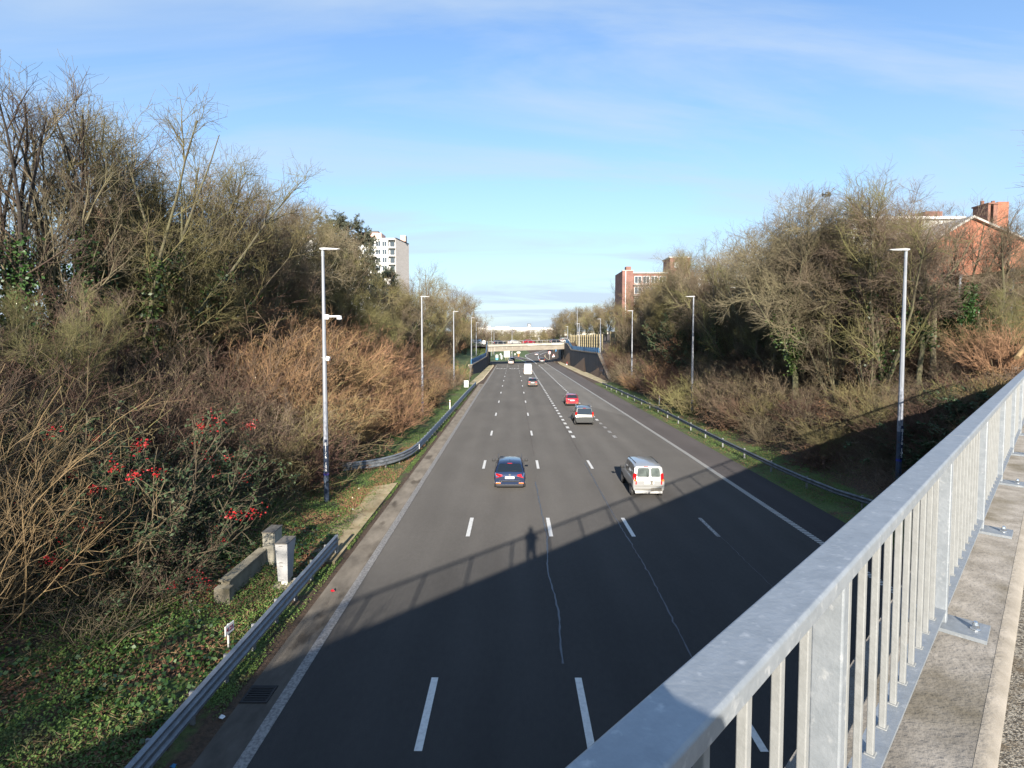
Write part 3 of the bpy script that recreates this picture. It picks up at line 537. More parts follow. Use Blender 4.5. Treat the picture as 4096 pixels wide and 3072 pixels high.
b=MB(); b.box((-6.93,40.5,.62),(.03,.1,.36)); obj('reflector',b,M['white'],t); b=MB(); b.box((-6.68,98.1,.6),(.12,.1,.5)); obj('end_plate',b,M['railend'],t)
t,P=guard('long steel guard rail curving away at its near end beside the hard shoulder',[(19.5,22.5,-.2),(18.3,24.6,-.05),(17.3,26.6),(16.75,28.4),(16.45,31),(16.3,34),(16.2,42),(16.3,55),(16.4,67),(16.1,85),(15.75,98)],-1,sp=4.0,bm='raildark')
for nm,x,y,h,wd in(('marker_post',-7.6,66,1.15,.11),('marker_post',18.2,69,1.15,.1)):
    t=thing('marker_post','slim white marker post '+('behind the flared guard rail' if x<0 else 'on the grass behind the curved guard rail'),'marker post',(x,y,gh(x,y)))
    b=MB(); b.rng((-wd/2,-.04,0),(wd/2,.04,h)); obj('post',b,M['white'],t,bevel=.01); b=MB(); b.rng((-.04,-.046,h-.25),(.04,-.041,h-.12)); obj('reflector',b,M['orangelens'],t)
t=thing('utility_box','small white box on the grass at the foot of the lower retaining wall','cabinet',(-8.15,95.5,gh(-8.15,95.5))); b=MB(); b.rng((-.38,-.15,0),(.38,.15,1.15)); obj('body',b,M['white'],t,bevel=.02); b=MB(); b.rng((-.41,-.18,1.152),(.41,.18,1.2)); obj('lid',b,M['whitedirty'],t)
# ------------------------------------------------ cabinets, low wall, kilometre sign
b=MB(); b.rng((-9.35,17.35,-.1),(-9.07,20.15,.80)); cw=thing('low_wall','low weathered concrete block wall beside the beige cabinet','wall'); obj('wall_body',b,M['conc'],cw,bevel=.01)
b=MB(); b.rng((-9.40,17.3,.802),(-9.02,18.55,.86)); b.rng((-9.39,18.57,.802),(-9.03,20.1,.855)); obj('capping',b,M['conc'],cw,bevel=.008)
b=MB(); b.rng((-9.42,17.05,-.1),(-8.93,17.345,.70)); obj('end_block',b,M['conc'],cw,bevel=.015)
t=thing('cabinet','weathered beige roadside cabinet standing at the end of the low wall','cabinet',(-9.0,20.25,0))
b=MB(); b.rng((-.2,-.25,-.1),(.2,.5,.27)); obj('plinth',b,M['cabold'],t,bevel=.01)
b=MB(); b.rng((-.2,-.27,.272),(.2,.5,1.42)); obj('housing',b,M['cabold'],t,bevel=.012); b=MB(); b.rng((-.22,-.3,1.422),(.22,.54,1.47)); obj('roof',b,M['cabtop'],t,bevel=.01)
b=MB(); b.rng((-.17,-.283,.36),(.17,-.271,1.37)); obj('door',b,M['cabold'],t); b=MB(); b.rng((-.08,-.293,.5),(.07,-.284,.72)); b.rng((.205,-.2,.3),(.215,.42,1.38)); obj('cover_plate',b,M['cabold'],t)
t=thing('cabinet','clean pale grey tapered cabinet on a small concrete pedestal','cabinet',(-7.78,18.55,0)); t.scale=(1.18,1.15,1.0)
b=MB(); b.rng((-.45,-.45,-.1),(.4,.45,.10)); b.rng((-.3,-.32,.1),(.3,.35,.2)); obj('base_slab',b,M['conc'],t,bevel=.01); b=MB(); b.rng((-.08,-.1,.2),(.1,.1,.36)); obj('pedestal',b,M['whitedirty'],t)
def taper(z0,z1,w0,w1,y0,y1,l1):
    b=MB(); b.add([(-w0,-y0,z0),(w0,-y0,z0),(w0,y0,z0),(-w0,y0,z0),(-w1,-y1,z1),(w1,-y1,z1),(w1,l1,z1),(-w1,l1,z1)],[(3,2,1,0),(4,5,6,7),(0,1,5,4),(1,2,6,5),(2,3,7,6),(3,0,4,7)]); return b
obj('lower_housing',taper(.36,.99,.14,.155,.19,.23,.26),M['cabinet'],t,bevel=.008); obj('upper_housing',taper(.995,1.66,.155,.175,.23,.27,.38),M['cabinet'],t,bevel=.008)
b=MB(); b.rng((-.18,-.275,1.662),(.18,.385,1.69)); obj('lid',b,M['cabtop'],t)
b=MB(); [b.box((-.02,-.19-(z-.36)*.062-.012,z),(.09,.012,.015)) for z in(.42,.9,1.03,1.6)]; obj('vents',b,M['cabtop'],t)
t=thing('kilometre_sign','small white kilometre sign reading 4.25 on a thin post behind the guard rail','sign',(-7.75,14.7,gh(-7.75,14.7)),R(82))
b=MB(); b.rng((-.025,-.02,-.1),(.025,.02,.72)); obj('post',b,M['whitedirty'],t)
b=MB(); b.rng((-.19,-.045,.46),(.19,-.021,.73)); obj('panel',b,M['white'],t,bevel=.02)
text_obj('digits','4.25',.17,M['redtxt'],t,(0,-.049,.595),(R(90),0,0))
# ------------------------------------------------ street lamps
def lamp(label,x,y,side,cam_=False,h=13.0,base=None,grp='lamp posts along the carriageway',tall=False):
    z0=gh(x,y) if base is None else base; t=thing('street_lamp',label,'street lamp',(x,y,z0),0 if side>0 else math.pi,grp); top=h-z0
    b=MB(); b.tube((0,0,0),(0,0,2.9),.135,.128,8); obj('pole_base',b,M['bluebase'] if y<100 else M['poledirt'],t)
    b=MB(); b.tube((0,0,2.9),(0,0,5.2),.128,.115,8); obj('lower_pole',b,M['poledirt'] if y>20 else M['pole'],t)
    b=MB(); b.tube((0,0,5.2),(0,0,top-.35),.115,.07,8); obj('pole',b,M['pole'],t)
    if not tall:
        b=MB(); b.tube((0,0,top-.35),(0,0,top-.02),.078,.075,8); obj('collar',b,M['galv'],t)
        b=MB(); pf=[(-.13,.0),(-.12,.06),(.08,.085),(.78,.045),(.9,.015),(.88,-.0),(.2,-.03),(.0,-.045)]
        P0=[Vector((x_,-.13+(.04 if x_>.7 else 0),z_+top)) for x_,z_ in pf]; b.add(P0+[Vector((p.x,-p.y,p.z)) for p in P0],[tuple(range(8))[::-1],tuple(range(8,16))]+[(i,(i+1)%8,8+(i+1)%8,8+i) for i in range(8)]); hd=obj('lamp_head',b,M['lamphead'],t,bevel=.01)
        b=MB(); b.box((.5,0,top-.018),(.5,.18,.02),ry=R(-3)); obj('lens',b,M['clearlens'],hd)
    if y<100:
        rz=-0.3 if side>0 else .3
        b=MB(); s=side; b.box((.03*s,-.132*s,2.35),(.12,.012,1.75)); pl=obj('number_plate',b,M['navy'],t)
        me='E1176'
        for i,c in enumerate(me+' '+('106' if side>0 else '105')):
            if c!=' ': text_obj('digit',c,.20,M['white'],pl,(.03*s,-.142*s,2.98-i*.165),(R(90),0,0 if s>0 else math.pi))
        b=MB(); b.tube((0,0,1.38),(0,0,1.5),.138,.138,8); obj('strap',b,mat('strap_blue',(.02,.03,.25)) if 'sb' not in M else M['sb'],t)
    return t
M['sb']=mat('strap_blue',(.02,.03,.25),rough=.5)
t=lamp('nearest lamp post on the west verge carrying two white traffic cameras',-9.55,28.0,1)
zc_=1354-1265; hz_=EYE+(1354-1268)*28/2220-gh(-9.55,28)
b=MB(); b.box((.16,-.02,hz_),(.2,.16,.24)); b.tube((.25,0,hz_+.02),(.78,0,hz_+.03),.05,.05,8); b.tube((.78,0,hz_+.06),(.78,0,hz_-.12),.11,.13,12); obj('dome_camera_arm',b,M['white'],t,bevel=.006); b=MB(); b.tube((.78,0,hz_-.12),(.78,0,hz_-.2),.1,.05,12); obj('camera_dome',b,M['glass'],t,smooth=True)
hz2=EYE+(1354-1434)*28/2220-gh(-9.55,28); b=MB(); b.box((.2,-.05,hz2),(.17,.2,.2),ry=.2); b.tube((-.14,0,hz2+.03),(.14,0,hz2+.03),.02,n=6); obj('detector',b,M['white'],t,bevel=.01)
lamp('second lamp post along the west verge, at the bend of the grass strip',-9.8,59.5,1)
lamp('third lamp post on the west verge in front of the lower retaining wall',-9.95,92.5,1)
lamp('lamp post rising behind the blue parapet of the lower wall, nearer one',-9.7,128,1,base=3.6,h=13.3)
lamp('lamp post rising behind the blue parapet of the lower wall, farther one',-10.6,158,1,base=3.6,h=13.0)
lamp('lamp post beside the left end of the overpass railing',-12.0,250,1,base=.2)
lamp('lamp post with its head turned to the road, nearest on the east slope',19.8,28.3,-1)
lamp('second lamp post on the east verge beside the curved guard rail',19.2,59.5,-1)
lamp('third lamp post on the east verge, short of the dark wall',19.2,90,-1)
lamp('lamp post behind the far half of the long blue parapet',20.0,128,-1,base=5.3)
lamp('lamp post behind the near corner of the long blue parapet',19.6,166,-1,base=5.2)
lamp('lamp post where the overpass meets the long blue parapet',20.2,207,-1,base=5.2)
lamp('lamp post behind the overpass, single one over the exit junction',-.6,226,1,base=0)
lamp('paired lamp post behind the overpass, western of the pair',-10.6,268,1,base=.1); lamp('paired lamp post behind the overpass, eastern of the pair',-9.2,262,-1,base=.1)
lamp('very tall thin white mast behind the wooden barrier',27.5,240,1,base=6,h=22.5,tall=True)
# ------------------------------------------------ signs beyond the overpass
def sign(label,x,y,parts,name='road_sign',z=None):
    t=thing(name,label,'sign',(x,y,0.05 if z is None else z))
    for nm,fn,m in parts:
        b=MB(); fn(b); obj(nm,b,M[m],t)
    return t
board=lambda w_,z0,z1,dy=-.05:(lambda b:b.rng((-w_/2,dy-.03,z0),(w_/2,dy,z1)))
leg=lambda x,h,w_=.1:(lambda b:b.rng((x-w_/2,-.04,0),(x+w_/2,.04,h)))
def bigsign(label,x,y):
    t=sign(label,x,y,[('leg',leg(-.4,2.8,.14),'woodnew'),('leg',leg(.35,2.8,.14),'woodnew'),('panel',board(2.25,1.25,3.95),'white')],'information_board')
    for i,(z,wd) in enumerate(((3.4,.9),(3.0,1.3),(2.6,1.6))):
        b=MB(); [b.rng((-wd/2+k_*wd/9,-.088,z-.05),(-wd/2+k_*wd/9+wd/13,-.081,z+.06)) for k_ in range(9)]; obj('lettering',b,M['cabinet'],t)
bigsign('large white information board with three lines of text on yellow legs',-2.55,216)
t=sign('white and sky blue notice board standing on the grass beyond the overpass',-6.6,221,[('leg',leg(0,.6,.5),'whitedirty'),('panel',board(.9,.9,2.0),'white')],'notice_board'); b=MB(); b.rng((-.45,-.08,.0),(.45,-.05,.89)); obj('blue_panel',b,mat('sky_blue',(.12,.42,.75)),t)
sign('narrow white totem sign left of the large board',-4.75,222,[('panel',board(.42,.3,1.8),'white'),('leg',leg(0,.5),'whitedirty')])
def disc(r,z,dy=-.05): return lambda b:b.tube((0,dy,z),(0,dy-.03,z),r,r,16)
def tri(s,z,dy=-.05): return lambda b:b.prism([(-s/2,dy,z),(s/2,dy,z),(0,dy,z+s*.87)],(0,-.03,0))
t=sign('round blue and white traffic sign beyond the overpass',-5.4,232,[('leg',leg(0,1.6),'cabinet'),('panel',disc(.36,1.9),'white')]); b=MB(); b.tube((0,-.081,1.9),(0,-.09,1.9),.24,.24,16); obj('roundel',b,M['bluepanel'],t)
for lb,x,y,sz,z in (('triangular warning sign high on a post beside the big board',-.75,252,.9,3.3),('triangular warning sign with lower plate before the shaded wall',15.6,216,1.0,1.7)):
    t=sign(lb,x,y,[('leg',leg(0,z+.2),'cabinet'),('panel',tri(sz,z),'redlens')]); b=MB(); b.prism([(-sz*.32,-.082,z+sz*.12),(sz*.32,-.082,z+sz*.12),(0,-.082,z+sz*.68)],(0,-.01,0)); obj('face',b,M['white'],t)
    if x>10: b=MB(); b.rng((-.5,-.08,z-.45),(.5,-.05,z-.03)); obj('lower_plate',b,M['white'],t)
t=sign('round speed limit sign in front of the shaded wall',14.4,222,[('leg',leg(0,2.6),'cabinet'),('panel',disc(.5,3.0),'redlens')]); b=MB(); b.tube((0,-.082,3.0),(0,-.09,3.0),.37,.37,16); obj('face',b,M['white'],t); b=MB(); b.rng((-.45,-.08,2.3),(.45,-.05,2.48)); obj('lower_plate',b,M['white'],t); text_obj('digits','50',.42,M['black'],t,(0,-.095,3.0),(R(90),0,0))
t=sign('yellow direction sign with black chevron on the bank of the bend',8.5,282,[('leg',leg(0,2.6),'cabinet'),('panel',board(1.0,2.6,3.75),'orangelens')],z=3.8); b=MB(); b.prism([(-.2,-.085,3.5),(.05,-.085,3.5),(.3,-.085,3.2),(.05,-.085,2.85),(-.2,-.085,2.85),(.08,-.085,3.2)],(0,-.01,0)); obj('chevron',b,M['black'],t)
sign('white name board on an orange foot at the fork of the exit',2.4,264,[('leg',leg(0,1.5,.5),'orangelens'),('panel',board(1.6,1.5,2.2),'white')]); sign('small grey sign beside the white name board',.7,262,[('leg',leg(0,.7),'cabinet'),('panel',board(.7,.7,1.5),'cabinet')]); sign('small round cream sign left of the grey sign',-.8,262,[('leg',leg(0,1.4),'cabinet'),('panel',disc(.3,1.7),'cabold')])
sign('low red and white marker by the foot of the taller wall',17.25,178,[('panel',board(.25,.3,.95),'redlens'),('leg',leg(0,.3,.6),'white')],z=.11)
t=thing('hoarding','blue and white hoarding at bridge level west of the overpass','fence',(-12.2,187,6.35)); b=MB(); b.rng((-3.2,0,.75),(1.3,.06,1.9)); obj('panel',b,M['bluepanel'],t); b=MB(); b.rng((-1.5,-.04,.9),(-.2,-.005,1.8)); obj('lettering',b,M['whitedirty'],t)
t=thing('notice_board','white board on the blue railing at the corner of the overpass','sign',(-9.4,177,6.35)); b=MB(); b.rng((-.4,0,.45),(.4,.06,1.6)); obj('panel',b,M['white'],t); b=MB(); b.rng((-.04,.07,0),(.04,.12,.5)); obj('leg',b,M['cabinet'],t)
# ------------------------------------------------ wooden noise barriers
def barrier(label,p,q,z0,z1,sp,rows,m,post='woodnew',gap=.03):
    t=thing('noise_barrier',label,'fence'); p=Vector(p);q=Vector(q); n=max(1,round((q-p).length/sp)); d=(q-p)/n; s=Vector((d.y,-d.x,0)).normalized()
    if s.x>0: s=-s
    for i in range(n+1):
        c=p+d*i; b=MB(); b.box((c.x+s.x*.1,c.y+s.y*.1,(z0+z1)/2),(.14,.3,z1-z0+.1),rz=math.atan2(d.y,d.x)); obj('post',b,M[post],t)
        if i<n:
            b=MB(); rh=(z1-z0)/rows
            for r in range(rows):
                a0=c;a1=c+d; zb=z0+r*rh; zt=zb+rh-gap; o0=s*.10; o1=-s*.04
                b.add([a0+o0+Vector((0,0,zb)),a1+o0+Vector((0,0,zb)),a1+o1+Vector((0,0,zt)),a0+o1+Vector((0,0,zt)),a0-s*.12+Vector((0,0,zb)),a1-s*.12+Vector((0,0,zb)),a1-s*.12+Vector((0,0,zt)),a0-s*.12+Vector((0,0,zt))],[(0,1,2,3),(7,6,5,4),(3,2,6,7),(0,4,5,1)])
            obj('panel',b,M[m],t)
barrier('brown wooden noise barrier of horizontal boards behind the nearest slope trees',(38,24,0),(32.4,64,0),7.6,13.5,4.,12,'wood','galv')
barrier('wooden noise barrier with pale yellow posts above the long blue parapet',(22.3,139,0),(19.7,192,0),5.4,9.6,3.3,5,'woodpanel')
barrier('short far wooden barrier half hidden by red twigs east of the parapet',(25.5,118,0),(24.,137,0),5.6,10.2,4.5,5,'wood')
# ------------------------------------------------ buildings
def facade(t,x0,x1,y,z0,fl,fh,nc,wm='winglass',fm='white',ww=.62,wh=.55,dy=-1,skip=None,bal=None):
    cw_=(x1-x0)/nc; cnt=0
    for f in range(fl):
        for c in range(nc):
            if cnt>=96 or (skip and skip(f,c)): continue
            xc=x0+cw_*(c+.5); zc=z0+fh*(f+.5); hw=cw_*ww/2; hh=fh*wh/2; cnt+=1
            b=MB(); yy0=y+dy*.04
            b.rng((xc-hw,yy0,zc-hh),(xc+hw,yy0+.03,zc+hh)); wn=obj('window',b,M[wm],t)
            b=MB(); e=.09; ya=y+dy*.09
            for q0,q1 in(((xc-hw-e,zc-hh-e),(xc+hw+e,zc-hh)),((xc-hw-e,zc+hh),(xc+hw+e,zc+hh+e)),((xc-hw-e,zc-hh),(xc-hw,zc+hh)),((xc+hw,zc-hh),(xc+hw+e,zc+hh)),((xc-.04,zc-hh),(xc+.04,zc+hh))): b.rng((q0[0],ya,q0[1]),(q1[0],y+dy*.002,q1[1]))
            obj('frame',b,M[fm],wn)
# white tower
t=thing('apartment_tower','tall white apartment block with corner balconies and pink roof house behind the conifers','building')
zt=45.2; b=MB(); b.rng((-95,208.0,3),(-46.6,221,zt)); b.rng((-46.6,209.6,3),(-43.72,221,zt)); obj('wall',b,M['towerface'],t)
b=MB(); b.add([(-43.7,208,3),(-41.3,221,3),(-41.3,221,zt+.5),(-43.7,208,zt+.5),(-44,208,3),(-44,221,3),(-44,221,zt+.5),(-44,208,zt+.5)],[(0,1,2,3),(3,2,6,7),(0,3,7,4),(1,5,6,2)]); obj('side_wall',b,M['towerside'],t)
b=MB(); b.add([(-43.6,207.9,zt+.51),(-41.2,221.1,zt+.51),(-41.2,221.1,zt+.75),(-43.6,207.9,zt+.75),(-44.1,207.9,zt+.51),(-44.1,221.1,zt+.51),(-44.1,221.1,zt+.75),(-44.1,207.9,zt+.75)],[(0,1,2,3),(3,2,6,7),(0,3,7,4),(1,5,6,2),(4,7,6,5)]); obj('side_coping',b,M['slate'],t)
b=MB(); b.rng((-95.3,207.6,zt+.02),(-44.12,221.2,zt+.5)); obj('roof_edge',b,M['white'],t)
b=MB(); b.rng((-58,212,zt+.5),(-50,219,zt+3.3)); obj('roof_house',b,M['pinkroof'],t); b=MB(); b.rng((-54,213,zt+3.3),(-51.5,216,zt+4.2)); obj('roof_vent',b,M['slate'],t)
b=MB(); b.rng((-43.9+.3,216,zt+.76),(-41.6,218.5,zt+3.1)); obj('chimney',b,M['pinkroof'],t)
b=MB(); [b.rng((-80+i*7,211.5,zt+.5),(-76+i*7,216,zt+2.4)) for i in range(2)]; obj('roof_house',b,M['pinkroof'],t)
for f in range(12):
    z=zt-3.0*(f+1)
    b=MB(); b.rng((-46.6,207.9,z-.05),(-43.95,209.58,z+.12)); b.rng((-46.6,207.9,z+.12),(-43.95,208.0,z+.35)); bl=obj('balcony',b,M['white'],t)
    b=MB(); b.tube((-46.5,207.95,z+1.05),(-44,207.95,z+1.05),.035,n=5); b.tube((-46.5,207.95,z+.7),(-44,207.95,z+.7),.025,n=5); obj('rail',b,M['slate'],bl)
    b=MB(); b.rng((-46.2,209.5,z+.15),(-44.5,209.57,z+2.4)); obj('balcony_door',b,M['winglass'],t)
facade(t,-74.6,-46.8,208,zt-24.0,8,3.0,12,ww=.72,wh=.6)
# brick block behind the tall trees
t=thing('apartment_block','plain red brick block with a stepped top glimpsed behind the tall bare trees','building')
b=MB(); b.rng((-41.6,55,6),(-37.9,66,21.3)); b.rng((-43.6,55.5,6),(-41.61,66,19.2)); obj('wall',b,M['brickpale'],t); b=MB(); b.rng((-41.7,54.9,21.31),(-37.8,66.1,21.55)); obj('coping',b,M['coping'],t)
b=MB(); b.rng((-37.89,57,6),(-35.8,66,18)); obj('side_wing',b,M['brickpale'],t)
t=thing('apartment_block','pale block with horizontal white bands glimpsed between bare trunks','building')
b=MB(); b.rng((-62,118,6),(-44,132,24)); obj('wall',b,M['render'],t); b=MB(); [b.rng((-62.1,117.8,9+i*3),(-43.9,117.99,10.3+i*3)) for i in range(5)]; obj('balcony_bands',b,M['white'],t); facade(t,-61.5,-44.5,118,7.0,5,3.,6,wh=.4)
# brick apartments, east
t=thing('apartment_block','red brick apartment building with white windows and a brick stair head on its roof','building')
b=MB(); b.rng((30.2,155,6),(33.2,166,27.3)); obj('brick_pier',b,M['brickapt'],t); b=MB(); b.rng((33.2,155.5,6),(42.9,166,26.6)); obj('wall',b,M['brickapt'],t)
b=MB(); b.rng((42.9,155.2,6),(50,166,27.0)); obj('wall',b,M['brickapt'],t); b=MB(); b.rng((43.6,156,27.0),(49.2,163,31)); obj('stair_head',b,M['brickapt'],t); b=MB(); b.rng((43.3,155.8,31),(49.5,163.2,31.3)); obj('stair_head_roof',b,M['coping'],t)
b=MB(); b.rng((33.0,155.1,26.6),(42.9,166.1,26.95)); obj('roof_edge',b,M['coping'],t); b=MB(); b.rng((31.4,156,27.31),(32.8,158,28.6)); obj('chimney',b,M['brickapt'],t); b=MB(); b.rng((30.1,154.9,27.31),(33.3,155.8,27.5)); obj('pier_coping',b,M['coping'],t)
b=MB(); b.tube((31.1,154.9,8),(31.1,154.9,27.2),.09,n=6); obj('drainpipe',b,M['white'],t)
facade(t,33.5,42.6,155.5,11.6,5,2.95,4,ww=.78,wh=.62); b=MB(); [b.rng((33.3,154.6,11.5+2.95*i),(42.8,155.48,11.68+2.95*i)) for i in range(5)]; obj('balcony_slabs',b,M['coping'],t)
facade(t,43.3,49.6,155.2,11.4,5,2.95,2,ww=.5,wh=.35); b=MB(); b.rng((44.8,155.9,28.2),(46,155.98,29.8)); obj('window',b,M['clearlens'],t)
t=thing('apartment_block','white fronted apartment wing beyond the brick stair head','building')
b=MB(); b.rng((50.05,156,6),(62,167,25.6)); obj('wall',b,M['brickapt'],t); b=MB(); b.rng((50.1,155.8,22.6),(61.9,155.99,25.4)); obj('white_front',b,M['white'],t); facade(t,50.5,61.5,156,10.5,4,2.95,5,ww=.7,wh=.5)
t=thing('terraced_house','brick house with white first floor windows and dark roof among the trees','house')
b=MB(); b.rng((44,96,7),(58,106,18.6)); obj('wall',b,M['brickdark'],t); b=MB(); b.prism([(43.7,95.6,18.6),(58.3,95.6,18.6),(56,95.6,21.5),(46,95.6,21.5)],(0,11,0)); obj('roof',b,M['slate'],t); facade(t,44.4,57.6,96,9,3,3.1,5,ww=.55,wh=.55); b=MB(); b.rng((44.2,95.3,17.3),(50,95.95,18.4)); obj('white_band',b,M['white'],t)
t=thing('terraced_house','pale rendered house with a roof window beside the brick gable','house')
b=MB(); b.rng((38.2,62,7),(49.5,72,16.2)); obj('lower_wall',b,M['brickdark'],t); b=MB(); b.rng((37.6,62.0,16.2),(49.4,72,21.6)); obj('wall',b,M['render'],t); b=MB(); b.rng((37.2,61.9,16.2),(37.85,72,21.65)); obj('white_corner',b,M['white'],t)
b=MB(); b.rng((37.1,61.7,21.65),(49.6,72.3,21.95)); obj('roof_edge',b,M['white'],t); b=MB(); b.prism([(34.0,62,15.6),(37.15,62,15.6),(37.15,62,21.2),(35.3,62,21.1)],(0,10,0)); rf=obj('roof',b,M['slate'],t); b=MB(); b.rng((35.4,61.85,17.4),(36.5,61.98,19.1)); obj('roof_window',b,M['winglass'],rf)
b=MB(); b.rng((34.2,62.2,7),(37.1,72,15.58)); obj('side_wall',b,M['brickdark'],t); b=MB(); b.rng((46.8,64,21.96),(48.8,67,23.0)); obj('chimney',b,M['brickapt'],t); facade(t,34.6,44,62,8.6,2,3.2,3,ww=.4,wh=.5); b=MB(); [b.rng((45.8+i*1.6,61.85,19),(46.6+i*1.6,61.98,20.4)) for i in range(2)]; obj('window',b,M['winglass'],t)
# orange brick gable
t=thing('brick_house','big orange brick gable wall with a tall chimney above the wooden barrier','house')
g0=[(25.8,44.5,11.5),(25.8,44.5,6),(48,44.5,6),(48,44.5,13.0),(36.2,44.5,18.0)]; b=MB(); b.prism(g0,(0,9,0)); obj('gable_wall',b,M['brickred'],t)
b=MB(); b.prism([(25.4,44.2,11.45),(36.2,44.2,18.05),(48.4,44.2,12.9),(48.4,44.2,13.05),(36.2,44.2,18.22),(25.2,44.2,11.6)],(0,9.6,0)); obj('roof',b,M['coping'],t)
b=MB(); b.rng((39.55,46,15.3),(40.45,47.6,19.7)); ch=obj('chimney',b,M['brickred'],t); b=MB(); b.rng((38.75,45.98,15.8),(38.95,47.5,19.5)); b.rng((39.2,45.98,15.8),(39.54,47.5,19.5)); obj('chimney_leg',b,M['brickdark'],ch); b=MB(); b.rng((38.7,45.9,19.502),(39.545,47.6,19.62)); obj('chimney_cap',b,M['brickdark'],ch)
b=MB(); b.tube((39.1,47,19.6),(39.1,47,20.),.14,n=8); b.tube((40.0,47,19.7),(40.0,47,20.0),.14,n=8); obj('chimney_pot',b,M['brickdark'],ch); b=MB(); b.rng((40.46,46,14.5),(40.8,47.5,16.9)); obj('chimney_foot',b,M['brickred'],ch)
# hangar on the horizon and its sign tower
t=thing('warehouse','very long pale warehouse with a bright roof on the horizon','building'); b=MB(); b.rng((-57,900,5),(64,960,22.6)); obj('wall',b,M['hangar'],t); b=MB(); b.rng((-58,899,22.6),(65,961,25.8)); obj('roof',b,M['white'],t)
b=MB(); [b.rng((-56+i*5,898.8,12),(-53.5+i*5,898.95,20)) for i in range(24)]; obj('bay_doors',b,M['cabinet'],t)
t=thing('sign_tower','small dark sign tower standing on the warehouse roof','sign',(25.5,905,25.8)); b=MB(); b.rng((-3.2,0,0),(3.2,3,2)); obj('base',b,M['cabinet'],t); b=MB(); b.rng((-3,-.1,2),(3,2,7)); obj('panel',b,M['slate'],t); b=MB(); b.rng((-1.6,-.3,3),(1.6,-.15,5.6)); obj('emblem',b,M['white'],t)
for x,wd,h in((-62,10,28),(-48,8,30),(-30,22,29.2)):
    t=thing('warehouse','pale shed rising behind the long warehouse, '+{10:'at its western corner',8:'narrow one',22:'widest one'}[wd],'building'); b=MB(); b.rng((x,965,6),(x+wd,990,h-1)); obj('wall',b,M['hangar'],t); b=MB(); b.rng((x-.5,964,h-1),(x+wd+.5,991,h)); obj('roof',b,M['white'],t)
